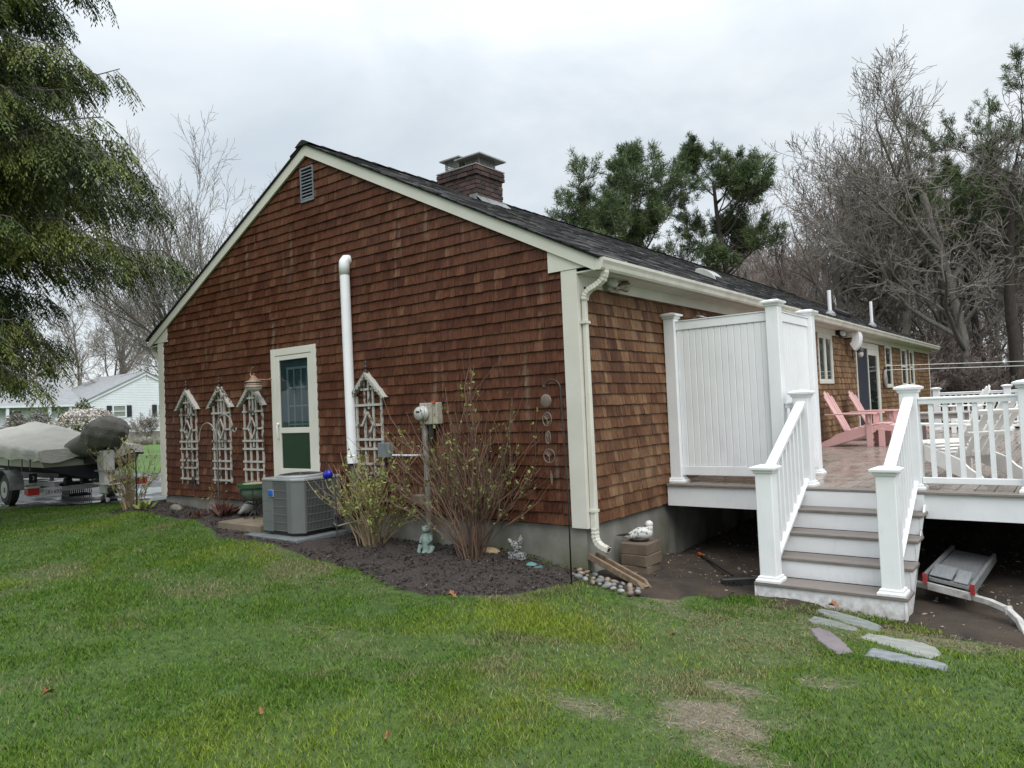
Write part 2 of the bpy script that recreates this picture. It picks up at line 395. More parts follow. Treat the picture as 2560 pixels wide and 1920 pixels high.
def grid(xs, ys, zf, lift=0):
    X, Y = np.meshgrid(xs, ys); Z = zf(X, Y)+lift
    V = np.stack([X.ravel(), Y.ravel(), Z.ravel()], 1)
    nx, ny = len(xs), len(ys); i = np.arange(nx-1)[None]+nx*np.arange(ny-1)[:, None]; i = i.ravel()
    return V, np.stack([i, i+1, i+1+nx, i+nx], 1), X.ravel(), Y.ravel()
def submesh(V, F, keep):
    F = F[keep]; u, inv = np.unique(F, return_inverse=True)
    return V[u], inv.reshape(F.shape), u
# --- the wide ground sheet
_t = np.linspace(-1, 1, 170); _s = np.sinh(_t*4.4)/math.sinh(4.4)
GRND = mk('distant_turf', (.075, .15, .022), (.045, .09, .018), .9, .35, 8, bmp=.3, bscale=12, dist=.03)
V, F, X, Y = grid(-5+_s*230, 1+_s*230, gz, -.06)
npmesh('ground', V, F, GRND, kind='structure')
# --- lawn with bare patches
BARE = [(2.12,-2.15,.30,.26,.82),(2.35,-2.47,.22,.12,.7),(2.08,-1.66,.22,.10,.7),(2.38,-1.27,.22,.12,.55),(1.45,-2.42,.28,.12,.55),(1.1,-.55,.35,.14,.45),(.75,-.25,.30,.16,.6),(.2,-2.0,.25,.07,.4),
 (-2.7,-1.2,.9,.28,.32),(-.8,-2.4,.5,.16,.36),(-5.3,-2.6,.9,.35,.25),(-3.35,-1.02,.5,.14,.5),(1.7,-.6,.7,.5,.35),(2.1,-.05,.5,.35,.45),(-1.6,-1.5,.7,.25,.3),(2.9,.05,.7,.25,.6)]
def bare(x, y):
    m = np.zeros_like(x)
    n = fbm(x*3.1, y*3.1)-.5; n2 = fbm(x*9+40, y*9, 3)-.5
    for cx, cy, rx, ry, a in BARE:
        d = np.sqrt(((x-cx)/rx)**2+((y-cy)/ry)**2)+n*2.0+n2*1.6
        m = np.maximum(m, a*np.clip((1.3-d)/.95, 0, 1))
    return np.clip(m, 0, 1)
BED = [(-7.93,.03),(-8.6,.9),(-9.2,.7),(-9.0,-.4),(-8.1,-.6),(-7,-.48),(-6.2,-.5),(-5.5,-.62),(-4.7,-.95),(-4.0,-.88),(-3.3,-.95),(-2.7,-.88),(-2.0,-1.08),(-1.35,-1.27),(-.8,-1.22),(-.3,-.92),(.0,-.5),(.06,-.2),(.02,.03)]
DIRT = [(-.02,.03),(.05,-.2),(.35,-.22),(.62,-.42),(.95,-.28),(1.05,.15),(1.36,.42),(2.0,.52),(2.6,.50),(3.0,.22),(3.7,.12),(4.6,.3),(7,.3),(7,14),(-.02,14)]
DRIVE = [(-70,-3.5),(-20,-1.6),(-14,-.72),(-12.4,-.30),(-11.5,.05),(-11.0,1.0),(-9.6,2.6),(-8.0,3.2),(-8.0,7.6),(-19,5.0),(-23,4.2),(-70,6)]
lawn_z = lambda x, y: gz(x, y)+(fbm(x*1.3, y*1.3)-.5)*.035
V, F, X, Y = grid(np.linspace(-17, 7, 321), np.linspace(-8, 1.5, 128), lawn_z)
fc = V[F].mean(1)
keep = ~inpoly(fc[:, 0], fc[:, 1], DRIVE) & ~((fc[:, 1] > .15) & (fc[:, 0] > -7.8))
V2, F2, u = submesh(V, F, keep)
def lawn_mat():
    m, t, b = new_mat('lawn_soil')
    at = nd(t, 'ShaderNodeAttribute', attribute_name='bare').outputs['Fac']
    f = noise(t, pos(t), 14, 6); g = noise(t, pos(t), 120, 3)
    grass = ramp(t, f, [(.3, (.028, .060, .010)), (.7, (.070, .115, .020))])
    sand = ramp(t, g, [(.3, (.06, .048, .034)), (.5, (.16, .13, .098)), (.75, (.28, .24, .19))])
    at = nd(t, 'ShaderNodeMath', {0: at, 1: rng(t, noise(t, pos(t), 38, 4), .3, .7, -.3, .3)}, operation='ADD').outputs[0]
    t.links.new(mixc(t, rng(t, at, .3, .85, 0, 1), grass, sand), b.inputs['Base Color']); b.inputs['Roughness'].default_value = .95
    bump(t, b, g, .6, .01); return m
npmesh('lawn', V2, F2, lawn_mat(), attrs={'bare': bare(V2[:, 0], V2[:, 1])}, kind='structure')
# --- grass blades
def grass():
    rs = np.random.RandomState(11); N = 2000000
    r = 1.5+(rs.rand(N)**.85)*15.5; az = _y+(rs.rand(N)-.5)*R(96)
    far = rs.rand(N) < .0
    x = CAM.x+np.sin(az)*r; y = CAM.y+np.cos(az)*r
    ok = (y < .9) & ~((y > .02) & (x > -7.9) & (x < .03)) & ~inpoly(x, y, DRIVE) & (x > -16.8) & (y > -7.8) & (x < 6.9)
    x, y, r = x[ok], y[ok], r[ok]
    e = (fbm(x*4, y*4)-.5)*.5
    ib = inpoly(x+e, y+e*.6, BED) | inpoly(x+e*.6, y-e, DIRT)
    pb = bare(x, y); p = (1-np.clip(pb*1.25+(fbm(x*14, y*14, 2)-.5)*1.5*pb, 0, 1)*.86)
    thin = np.clip((fbm(x*2.2+9, y*2.2+3)-.34)*3.2, .3, 1)
    ok = (~ib | (rs.rand(len(x)) < .015)) & (rs.rand(len(x)) < p*thin)
    for (x0, x1, y0, y1) in ((1.3, 2.6, .48, 2), (-4.62, -3.36, -.78, .1), (-5.45, -3.7, -.8, .1)):
        ok &= ~((x > x0) & (x < x1) & (y > y0) & (y < y1))
    for st in FLAG:
        mx_, my_ = np.mean([p[0] for p in st]), np.mean([p[1] for p in st]); ok &= ~inpoly(x, y, [(mx_+(p[0]-mx_)*.93, my_+(p[1]-my_)*.90) for p in st])
    x, y, r, pb = x[ok], y[ok], r[ok], pb[ok]; n = len(x)
    z = lawn_z(x, y)-.004
    patch = fbm(x*.9+3, y*.9+7); fine = fbm(x*5, y*5, 3)
    h = (.014+.022*rs.rand(n)**1.5)*(.6+.8*patch)*(1-.4*pb)*(.75+.6*fine)
    a = rs.rand(n)*2*math.pi; w = (.0016+.0012*rs.rand(n))*(1+r/8.5)
    la = rs.rand(n)*2*math.pi; ln = h*(.25+.9*rs.rand(n))
    P = np.stack([x, y, z], 1)
    S = np.stack([np.cos(a)*w, np.sin(a)*w, np.zeros(n)], 1)
    T = P+np.stack([np.cos(la)*ln, np.sin(la)*ln, h], 1)
    V = np.stack([P-S, P+S, T], 1).reshape(-1, 3); F = np.arange(3*n).reshape(n, 3)
    dry = np.clip((fbm(x*1.15+20, y*1.15)-.44)*3.6+(fbm(x*6+2, y*6, 3)-.5)*1.2+pb*1.1+np.clip((x+1.2)*.08, -.12, .22)+(rs.rand(n)-.5)*.75, 0, 1)
    dry = np.where(rs.rand(n) < .05, 1, dry)
    yel = np.clip((fbm(x*.8+50, y*.8+30)-.47)*3.6+np.clip((x+.8)*.09, -.38, .22)+(rs.rand(n)-.5)*.4, 0, 1)
    tone = rs.rand(n)
    rep = lambda q: np.repeat(q, 3)
    m, t, b = new_mat('grass_blade')
    A = lambda s_: nd(t, 'ShaderNodeAttribute', attribute_name=s_).outputs['Fac']
    g1 = ramp(t, A('tone'), [(0, (.030, .074, .010)), (.5, (.070, .148, .017)), (1, (.142, .236, .030))])
    g2 = ramp(t, A('tone'), [(0, (.11, .155, .012)), (1, (.24, .30, .034))])
    col = mixc(t, A('yel'), g1, g2)
    d1 = ramp(t, A('tone'), [(0, (.12, .105, .05)), (1, (.31, .27, .16))])
    col = mixc(t, rng(t, A('dry'), .50, 1.0, 0, .8), col, d1)
    t.links.new(col, b.inputs['Base Color']); b.inputs['Roughness'].default_value = .6; b.inputs['Specular IOR Level'].default_value = .12
    npmesh('grass', V, F, m, attrs={'dry': rep(dry), 'yel': rep(yel), 'tone': rep(tone)}, kind='stuff', label='short green lawn grass growing in front of the house', cat='grass')
FLAG = [[(1.915,.32),(1.93,.391),(2.023,.409),(2.22,.367),(2.308,.318),(2.411,.243),(2.438,.06),(2.375,.059),(2.283,.086),(2.143,.149),(2.011,.231)],
 [(1.942,.017),(1.943,.133),(2.034,.145),(2.151,.116),(2.287,.045),(2.319,-.077),(2.234,-.084),(2.089,-.067),(1.965,-.045)],
 [(2.017,-.215),(2.068,-.157),(2.175,-.228),(2.269,-.371),(2.358,-.504),(2.409,-.62),(2.322,-.685),(2.231,-.578),(2.123,-.423)],
 [(2.355,-.241),(2.381,-.093),(2.469,-.076),(2.571,-.1),(2.666,-.052),(2.745,-.111),(2.83,-.184),(2.872,-.277),(2.872,-.389),(2.835,-.48),(2.729,-.446),(2.579,-.36),(2.456,-.294)],
 [(2.484,-.632),(2.483,-.446),(2.583,-.461),(2.756,-.526),(2.935,-.553),(2.957,-.616),(2.959,-.714),(2.818,-.699),(2.633,-.653)]]
grass()
# --- mulch bed
def sheet(name, poly, step, mat, zf, bb, edge=.12, es=3., soft=.12, sink=.07):
    V, F, X, Y = grid(np.arange(bb[0]-.3, bb[1]+.3, step), np.arange(bb[2]-.3, bb[3]+.3, step), zf)
    e = (fbm(V[:, 0]*es, V[:, 1]*es)-.5)*edge*2; xx, yy = V[:, 0]+e, V[:, 1]+e*.7
    msk = np.zeros(len(V))
    for r_ in (soft*.5, soft):
        for a_ in range(8): msk += inpoly(xx+r_*math.cos(a_*.785), yy+r_*math.sin(a_*.785), poly)
    msk /= 16; V[:, 2] += -sink*(1-np.clip(msk*1.15, 0, 1))
    V2, F2, u = submesh(V, F, (msk > .02)[F].any(1))
    return npmesh(name, V2, F2, mat, kind='structure')
MULCH = mk('dark_mulch', (.030, .024, .022), (.062, .048, .042), .95, 40, 6, bmp=.9, bscale=70, dist=.02)
sheet('mulch_bed', BED, .04, MULCH, lambda x, y: gz(x, y)+.022+(fbm(x*9, y*9)-.5)*.05, (-9.6, .3, -1.5, 1.1))
DIRTM = mk('bare_brown_dirt', (.054, .037, .024), (.018, .0135, .0105), .9, 3.5, 8, bmp=.7, bscale=50, dist=.015)
sheet('dirt', DIRT, .07, DIRTM, lambda x, y: gz(x, y)+.014+(fbm(x*5, y*5)-.5)*.05, (-.05, 7, -.6, 14), .15)
WOODFL = mk('leaf_litter', (.10, .072, .048), (.05, .038, .027), .95, 2.5, 8, bmp=.6, bscale=20, dist=.03)
sheet('forest_floor', [(-40,22),(-12,19),(2,19.5),(12,16),(45,10),(70,90),(-40,90)], 1.2, WOODFL, lambda x, y: gz(x, y)+.03, (-40, 70, 8, 90), 1.5, .3, 1.5, .15)
def drive_mat():
    m, t, b = new_mat('wet_asphalt')
    f = noise(t, pos(t, (1, 1, 1)), .8, 6, .6); g = noise(t, pos(t), 90, 3)
    wet = rng(t, f, .44, .54, 0, 1)
    col = mixc(t, wet, ramp(t, g, [(.3, (.05, .05, .054)), (.7, (.09, .09, .095))]), (.022, .022, .025))
    t.links.new(col, b.inputs['Base Color']); t.links.new(rng(t, wet, 0, 1, .42, .06), b.inputs['Roughness'])
    bump(t, b, nd(t, 'ShaderNodeMath', {0: g, 1: rng(t, wet, 0, 1, 1, .05)}, operation='MULTIPLY').outputs[0], .25, .004); return m
sheet('driveway', DRIVE, .16, drive_mat(), lambda x, y: gz(x, y)+.03, (-46, -7.9, -3.6, 7.7), .05)
def scatter(name, n, poly, bb, size, mat, zoff, seed, label, cat, flat=.4):
    rs = np.random.RandomState(seed)
    x = bb[0]+rs.rand(n*3)*(bb[1]-bb[0]); y = bb[2]+rs.rand(n*3)*(bb[3]-bb[2])
    k = inpoly(x, y, poly); x, y = x[k][:n], y[k][:n]; n = len(x)
    z = gz(x, y)+zoff
    c = np.stack([x, y, z], 1); u = rs.randn(n, 3); u[:, 2] *= flat; u /= np.linalg.norm(u, axis=1)[:, None]
    w = np.cross(u, rs.randn(n, 3)*np.array([.4, .4, 1])); w /= np.linalg.norm(w, axis=1)[:, None]
    L = (size[0]+(size[1]-size[0])*rs.rand(n)**2)[:, None]; Wd = L*(.25+.4*rs.rand(n)[:, None]); nn = np.cross(u, w)*L*.25
    V = np.stack([c-u*L, c+w*Wd, c+u*L, c-w*Wd, c+nn], 1).reshape(-1, 3)
    i = np.arange(n)[:, None]*5
    F = np.concatenate([i+np.array([[0, 1, 4]]), i+np.array([[1, 2, 4]]), i+np.array([[2, 3, 4]]), i+np.array([[3, 0, 4]])], 0)
    npmesh(name, V, F, mat, kind='stuff', label=label, cat=cat)
CHIPM = mk('mulch_chip', (.055, .042, .036), (.026, .021, .02), .95, 30, rn=.9)
scatter('mulch_chips', 16000, BED, (-9.4, .1, -1.3, .8), (.004, .026), CHIPM, .026, 5, 'dark wood mulch chips covering the planting bed', 'mulch')
THATCH = mk('dead_thatch', (.27, .22, .14), (.17, .135, .085), .9, 20, rn=.5)
def thatch():
    rs = np.random.RandomState(31); P = []
    for cx, cy, rx, ry, a in BARE:
        n = int(9000*rx*ry*a); x = cx+rs.randn(n)*rx*.75; y = cy+rs.randn(n)*ry*.75; k = (bare(x, y) > .12) & (y < .4) & ~inpoly(x, y, DIRT) & ~inpoly(x, y, BED); P.append(np.stack([x[k], y[k]], 1))
    P = np.concatenate(P); n = len(P); z = lawn_z(P[:, 0], P[:, 1])+.002+.008*rs.rand(n); an = rs.rand(n)*6.28; L = .012+.04*rs.rand(n)**2; w = .0012+.0014*rs.rand(n)
    u = np.stack([np.cos(an), np.sin(an), (rs.rand(n)-.4)*.5], 1); s_ = np.stack([-np.sin(an), np.cos(an), np.zeros(n)], 1); c = np.stack([P[:, 0], P[:, 1], z], 1)
    V = np.stack([c-u*L[:, None]-s_*w[:, None], c-u*L[:, None]+s_*w[:, None], c+u*L[:, None]], 1).reshape(-1, 3)
    npmesh('thatch', V, np.arange(3*n).reshape(n, 3), THATCH, kind='stuff', label='dead straw coloured thatch lying on the thin lawn patches', cat='thatch')
thatch()
PALE = mk('pale_grit', (.30, .26, .20), (.18, .15, .12), .9, 30, rn=.6)
scatter('grit', 900, BED, (-9.4, .1, -1.3, .8), (.003, .010), PALE, .034, 6, 'pale grit and leaf scraps flecking the mulch bed', 'grit')
scatter('pebbles', 2200, [(0, .3), (.5, -.1), (1.3, .45), (3.5, .3), (5.5, .4), (5.5, 4.5), (0, 5)], (0, 5.5, -.1, 5), (.006, .03), PALE, .02, 8, 'pale pebbles scattered on the dirt under the deck', 'pebbles')

# ================================================================== house
W = 7.92; LEN = 20.2; RX = -3.96
SL = (4.611-2.482)/(.244+3.972)                    # roof pitch
rake_top = lambda x: 4.611-SL*abs(x-RX)
house = empty('house', (0, 0, -.45), 0, 'low house clad in dark brown cedar shingles with cream trim and brick chimney', 'house')
fd = MB(); fd.box(-W+.03, -.03, .03, LEN-.03, -1.2, .012); fd.ob('foundation', CONC, house)
gw = MB(); gw.ext([(-W+.01, 0), (-.01, 0), (-.01, 2.42), (RX, 4.55), (-W+.01, 2.42)], 'y', .004, .10)
gable_wall = gw.ob('gable_wall', DARKIN, house)
bw = MB(); bw.box(-.10, -.004, .11, LEN-.02, 0, 2.40); back_wall = bw.ob('back_wall', DARKIN, house)
ow = MB(); ow.box(-W+.011, -W+.1, .11, LEN-.02, 0, 2.40); ow.box(-W+.11, -.11, LEN-.1, LEN-.021, 0, 2.4); ow.ob('front_wall', SH_G, house)
# shingles
EXPO = .1113
G_OPEN = [(-4.873, -3.905, -1, 2.058), (-4.105, -3.837, 3.89, 4.335), (-.155, 1, -1, 3), (-9, -7.765, -1, 3), (-.293, 1, 2.418, 3), (-9, -7.627, 2.418, 3)]
L_OPEN = [(7.90, 8.85, 1.34, 3), (10.68, 12.87, -1, 2.24), (13.62, 14.38, 1.28, 3), (15.61, 16.40, 1.30, 3), (16.80, 17.45, 1.30, 3), (-1, .10, -1, 3), (20.08, 30, -1, 3), (0, 30, 2.262, 4)]
def gen_sh(kind):
    out = []; rr = random.Random(21 if kind == 'g' else 33)
    u0, u1 = (-W, 0) if kind == 'g' else (0, LEN)
    k = 0
    while True:
        zb = .012+k*EXPO
        if zb > (4.55 if kind == 'g' else 2.26): break
        u = u0-rr.random()*.1; row_j = rr.uniform(-.004, .004)
        while u < u1:
            w = rr.choice((.062, .075, .085, .095, .105, .115, .13, .145, .16))*rr.uniform(.9, 1.1); a, b = u, u+w; u = b
            spans = [(a, min(b, u1), zb, zb+EXPO+.035)]
            for (o0, o1, p0, p1) in (G_OPEN if kind == 'g' else L_OPEN):
                ns = []
                for (s0, s1, q0, q1) in spans:
                    if s1 <= o0 or s0 >= o1 or q0 >= p1 or q0+EXPO <= p0: ns.append((s0, s1, q0, q1)); continue
                    if s0 < o0: ns.append((s0, o0, q0, q1))
                    if s1 > o1: ns.append((o1, s1, q0, q1))
                    m0, m1 = max(s0, o0), min(s1, o1)
                    if q0+EXPO > p1+.004: ns.append((m0, m1, p1, q1))
                    elif q0 < p0-.01: ns.append((m0, m1, q0, p0))
                spans = ns
            for (s0, s1, zq, zt) in spans:
                s0 = max(s0, u0)
                if s1-s0 < .012: continue
                dz = rr.uniform(-.0035, .0035)+row_j
                t0 = rr.uniform(.021, .029)
                ztl = ztr = zt
                if kind == 'g':
                    ztl = min(zt, rake_top(s0)-.06); ztr = min(zt, rake_top(s1)-.06)
                    if min(ztl, ztr) < zq+.004: continue
                else: ztl = ztr = min(zt, 2.30)
                out.append((s0+.0014, s1-.0014, zq+(dz if zq == zb else 0), ztl, ztr, t0, rr.uniform(-.0012, .0012)))
        k += 1
    return out
def sh_geo(kind, s):
    s0, s1, zb, zl, zr, t0, sk = s
    P = (lambda u, d, z: (u, -d, z)) if kind == 'g' else (lambda u, d, z: (d, u, z))
    v = [P(s0, t0, zb), P(s1, t0, zb+sk), P(s1, .003, zr), P(s0, .003, zl), P(s0, -.002, zb), P(s1, -.002, zb+sk), P(s1, -.002, zr), P(s0, -.002, zl)]
    f = [(0, 1, 2, 3), (0, 4, 5, 1), (0, 3, 7, 4), (1, 5, 6, 2), (3, 2, 6, 7)]
    return v, f
cand = []
for kind in 'gl':
    for s in gen_sh(kind):
        um = (s[0]+s[1])/2; zm = s[2]+EXPO/2
        P = Vector((um, 0, zm)) if kind == 'g' else Vector((0, um, zm))
        N = Vector((0, -1, 0)) if kind == 'g' else Vector((1, 0, 0))
        d = CAM-P; vis = (kind == 'g') or um < 1.75
        area = (s[1]-s[0])*EXPO*max(0, N.dot(d.normalized()))/d.length_squared
        cand.append((area if vis else area*.2, kind, s))
cand.sort(key=lambda q: -q[0])
for i, (a, kind, s) in enumerate(cand[:300]):
    m = MB(); m.add(*sh_geo(kind, s)); m.ob('shingle', SH_G if kind == 'g' else SH_L, gable_wall if kind == 'g' else back_wall)
for kind, par, mt in (('g', gable_wall, SH_G), ('l', back_wall, SH_L)):
    m = MB()
    for a, k, s in cand[300:]:
        if k == kind: m.add(*sh_geo(kind, s))
    m.ob('shingle_cladding', mt, par, kind='stuff')
# trim
for x0, x1 in ((-.155, .022), (-W-.022, -W+.155)):
    MB().box(x0, x1, -.024, .0, -.012, 2.418).ob('corner_board', CREAM, house, bevel=.003)
MB().box(.0, .0225, .0015, .10, -.012, 2.37).ob('corner_board', CREAM, house, bevel=.003)
MB().box(.0, .0225, LEN-.12, LEN, -.012, 2.37).ob('corner_board', CREAM, house, bevel=.003)
RB = .142
def rake(sgn):
    X = lambda d: RX+sgn*d
    e = 4.204
    zt = rake_top(X(e)); poly = [(X(0), 4.611), (X(e), zt), (X(e), 2.362), (X(e-.06), 2.362+.03), (X(0), 4.611-RB)]
    MB().ext(poly, 'y', -.052, -.022).ob('rake_board', CREAM, house, bevel=.002)
    zl = lambda d: 4.611-RB-SL*d+.01
    MB().ext([(X(3.667), 2.4185), (X(4.16), 2.4185), (X(3.667), zl(3.667))], 'y', -.030, -.001).ob('rake_return', CREAM, house)
    MB().box(min(X(4.19), X(3.97)), max(X(4.19), X(3.97)), -.0215, LEN+.02, 2.372, 2.386).ob('soffit', CREAM, house)
    MB().box(min(X(4.203), X(4.183)), max(X(4.203), X(4.183)), -.0214, LEN+.05, 2.387, 2.475).ob('fascia', CREAM, house)
rake(1); rake(-1)
MB().box(.0, .018, .1015, LEN-.1215, 2.262, 2.371).ob('frieze_board', CREAM, house)
# roof deck and shingles
rt = MB(); th = .022
for sgn in (1, -1):
    X = lambda d: RX+sgn*d
    rt.ext([(X(0), 4.612), (X(4.25), 4.612-SL*4.25), (X(4.25), 4.612-SL*4.25+th), (X(0), 4.612+th)], 'y', -.075, LEN+.075)
roof = rt.ob('roof', ROOF, house)
rs_ = MB(); rr = random.Random(5); cs = math.sqrt(1+SL*SL)
for sgn in (1, -1):
    nc = 33; ex = 4.26*cs/nc
    for k in range(nc):
        d0 = 4.268-k*ex/cs; d1 = d0-(ex+.04)/cs
        if sgn < 0 and k > 3 and k < nc-2: continue
        y = -.085-rr.random()*.2; yend = LEN+.085
        while y < yend:
            w = rr.choice((.12, .15, .18, .22, .26, .30)); a, b = max(y, -.085), min(y+w, yend); y += w
            if b-a < .02: continue
            d1c = max(d1, .0); t = rr.choice((.006, .012, .019)); dd = d0+rr.uniform(-.004, .004)
            P = lambda d, yy, h: (RX+sgn*d+sgn*h*SL/cs*0, yy, 4.612+th-SL*d+h)
            v = [P(dd, a, t), P(dd, b, t), P(d1c, b, .003), P(d1c, a, .003), P(dd, a, -.002), P(dd, b, -.002), P(d1c, b, -.002), P(d1c, a, -.002)]
            rs_.add(v, [(0, 1, 2, 3), (0, 4, 5, 1), (0, 3, 7, 4), (1, 5, 6, 2)])
rs_.ob('roof_shingle_courses', ROOF, roof, kind='stuff')
for i in range(70):
    y = -.09+i*.292
    m = MB(); hh = .295
    pr = [(-.15, -.15*SL+.008), (-.05, -.015), (0, .0), (.05, -.015), (.15, -.15*SL+.008)]
    vs = [(RX+p[0], y+q, 4.612+th+.019+p[1]+(.012 if q == 0 else 0)) for q in (0, hh) for p in pr]
    m.add(vs, [(j, j+1, j+6, j+5) for j in range(4)]+[(0, 1, 2, 3, 4)]); m.ob('ridge_cap', ROOF, roof)
# gutter (K profile)
gp = [(.246, 2.482), (.246, 2.372), (.300, 2.366), (.318, 2.385), (.326, 2.42), (.345, 2.45), (.345, 2.476), (.336, 2.476), (.336, 2.455), (.312, 2.42), (.306, 2.39), (.254, 2.382), (.254, 2.482)]
gut = MB().ext(gp, 'y', -.05, LEN+.05).ob('gutter', GUTTER, house)
MB().ext([(.247, 2.371), (.30, 2.367), (.318, 2.385), (.326, 2.42), (.344, 2.45), (.344, 2.475), (.247, 2.475)], 'y', -.055, -.0495).ob('end_cap', GUTTER, gut)
for i in range(26):
    MB().box(.25, .347, .35+i*.78, .375+i*.78, 2.4775, 2.481).ob('hanger', GUTTER, gut)
# downspout
def dspout(pts, name='downspout'):
    m = MB(); m.tube(pts, (.022, .030), 4, sq=True, up=(1, 0, 0)); return m.ob(name, GUTTER, house, bevel=.006)
ds = dspout([(.055, .045, 2.16), (.055, .045, -.02)])
el = MB()
def corr(pts, n=14, ex=.0035):
    P = []; rr_ = []
    cum = [0]
    for a, b in zip(pts[:-1], pts[1:]): cum.append(cum[-1]+(Vector(b)-Vector(a)).length)
    for i in range(n*2+1):
        s = cum[-1]*i/(2*n)
        j = max(k for k in range(len(pts)) if cum[k] <= s+1e-9); j = min(j, len(pts)-2)
        f = (s-cum[j])/(cum[j+1]-cum[j]); P.append(Vector(pts[j]).lerp(Vector(pts[j+1]), f)); e = ex if i % 2 else 0
        rr_.append((.023+e, .031+e))
    return P, rr_
P, q = corr([(.292, .045, 2.40), (.290, .045, 2.34), (.265, .045, 2.285), (.20, .045, 2.245), (.12, .045, 2.215), (.075, .045, 2.18), (.057, .045, 2.12)], 12)
MB().tube(P, q, 4, sq=True, up=(1, 0, 0)).ob('elbow', GUTTER, ds, bevel=.003)
P, q = corr([(.056, .045, .0), (.057, .045, -.09), (.075, .044, -.14), (.12, .043, -.175), (.20, .04, -.20)], 8)
MB().tube(P, q, 4, sq=True, up=(1, 0, 0), cap=False).ob('elbow', GUTTER, ds, bevel=.003)
MB().tube([(.19, .04, -.197), (.193, .04, -.198)], (.024, .034), 4, sq=True, up=(0, 0, 1)).ob('dark_opening', DARKIN, ds)
MB().box(.02, .088, .003, .087, .14, .165).ob('strap', GUTTER, ds); MB().box(.02, .088, .003, .087, 1.9, 1.925).ob('strap', GUTTER, ds)
P, q = corr([(-W-.27, .045, 2.37), (-W-.25, .045, 2.28), (-W-.14, .045, 2.2), (-W-.05, .045, 2.1), (-W-.05, .045, 2.0)], 8)
m = MB(); m.tube(P, q, 4, sq=True, up=(1, 0, 0)); m.ob('downspout', GUTTER, house)
# chimney
chm = MB().box(-3.80, -3.085, 2.295, 2.885, 3.6, 4.69).ob('chimney', MORTAR, house)
rr = random.Random(9); BL, BH, JT = .196, .057, .010
zc = 4.03; course = 0
while zc < 4.70:
    top = 2 if zc+BH > 4.69-.02-.068*2 else 0
    o = .025 if zc > 4.545 else 0
    x0, x1, y0, y1 = -3.815-o, -3.07+o, 2.28-o, 2.90+o
    for side in 'fr':
        a0, a1 = (x0, x1) if side == 'f' else (y0, y1)
        a = a0-(course % 2)*BL*.5
        if side == 'r': a = a0-((course+1) % 2)*BL*.5
        while a < a1:
            b = a+BL; s0, s1 = max(a, a0), min(b, a1); a = b+JT
            if s1-s0 < .03: continue
            j = rr.uniform(-.003, .003)
            if side == 'f': m = MB().box(s0, s1, y0+j, y0+.06, zc, zc+BH)
            else: m = MB().box(x1-.06, x1+j, s0 if s0 > y0+.001 else y0+.001, s1, zc, zc+BH)
            m.ob('brick', BRICK, chm, bevel=.004)
    zc += BH+JT; course += 1
MB().box(-3.84, -3.045, 2.255, 2.925, 4.704, 4.722).ob('crown_wash', MORTAR, chm)
fl = MB()
for k in range(9):
    y0 = 2.25+k*.078
    fl.add([(-3.066, y0, 4.245-.0), (-3.066, y0+.078, 4.245+rr.uniform(-.01, .01)), (-2.95, y0+.078, 4.135+rr.uniform(-.006, .006)), (-2.95, y0, 4.135)], [(0, 1, 2, 3)])
fl.box(-3.067, -3.058, 2.25, 2.95, 4.10, 4.25); fl.box(-3.2, -3.06, 2.26, 2.278, 4.12, 4.28)
fl.ob('flashing', LEAD, chm)
def flue(cx, cy, w, d, h, lidw, lidd, mesh=True):
    z0 = 4.722
    m = MB()
    m.box(cx-w/2, cx+w/2, cy-d/2, cy+d/2, z0, z0+.03)
    for sx_ in (-1, 1):
        for sy_ in (-1, 1): m.box(cx+sx_*w/2-.008, cx+sx_*w/2+.008, cy+sy_*d/2-.008, cy+sy_*d/2+.008, z0+.03, z0+h)
    cap_ = m.ob('flue_cap', STEEL, chm)
    g = MB()
    for i in range(1, 10):
        t = i/10
        for s_ in (-1, 1):
            g.box(cx-w/2+w*t-.0035, cx-w/2+w*t+.0035, cy+s_*d/2-.002, cy+s_*d/2+.002, z0+.03, z0+h)
            g.box(cx+s_*w/2-.002, cx+s_*w/2+.002, cy-d/2+d*t-.0035, cy-d/2+d*t+.0035, z0+.03, z0+h)
    for i in range(1, 6):
        zz = z0+.03+(h-.03)*i/6
        for s_ in (-1, 1):
            g.box(cx-w/2, cx+w/2, cy+s_*d/2-.003, cy+s_*d/2+.003, zz-.0035, zz+.0035)
            g.box(cx+s_*w/2-.003, cx+s_*w/2+.003, cy-d/2, cy+d/2, zz-.0035, zz+.0035)
    g.ob('mesh_screen', STEEL, cap_, kind='stuff')
    l = MB(); zt = z0+h
    l.add([(cx-lidw/2, cy-lidd/2, zt), (cx+lidw/2, cy-lidd/2, zt), (cx+lidw/2, cy+lidd/2, zt), (cx-lidw/2, cy+lidd/2, zt), (cx, cy, zt+.10),
           (cx-lidw/2, cy-lidd/2, zt-.02), (cx+lidw/2, cy-lidd/2, zt-.02), (cx+lidw/2, cy+lidd/2, zt-.02), (cx-lidw/2, cy+lidd/2, zt-.02)],
          [(0, 1, 4), (1, 2, 4), (2, 3, 4), (3, 0, 4), (5, 6, 1, 0), (6, 7, 2, 1), (7, 8, 3, 2), (8, 5, 0, 3), (8, 7, 6, 5)])
    l.ob('lid', STEEL, cap_)
flue(-3.62, 2.59, .26, .42, .21, .40, .56); flue(-3.24, 2.59, .25, .36, .15, .50, .62)
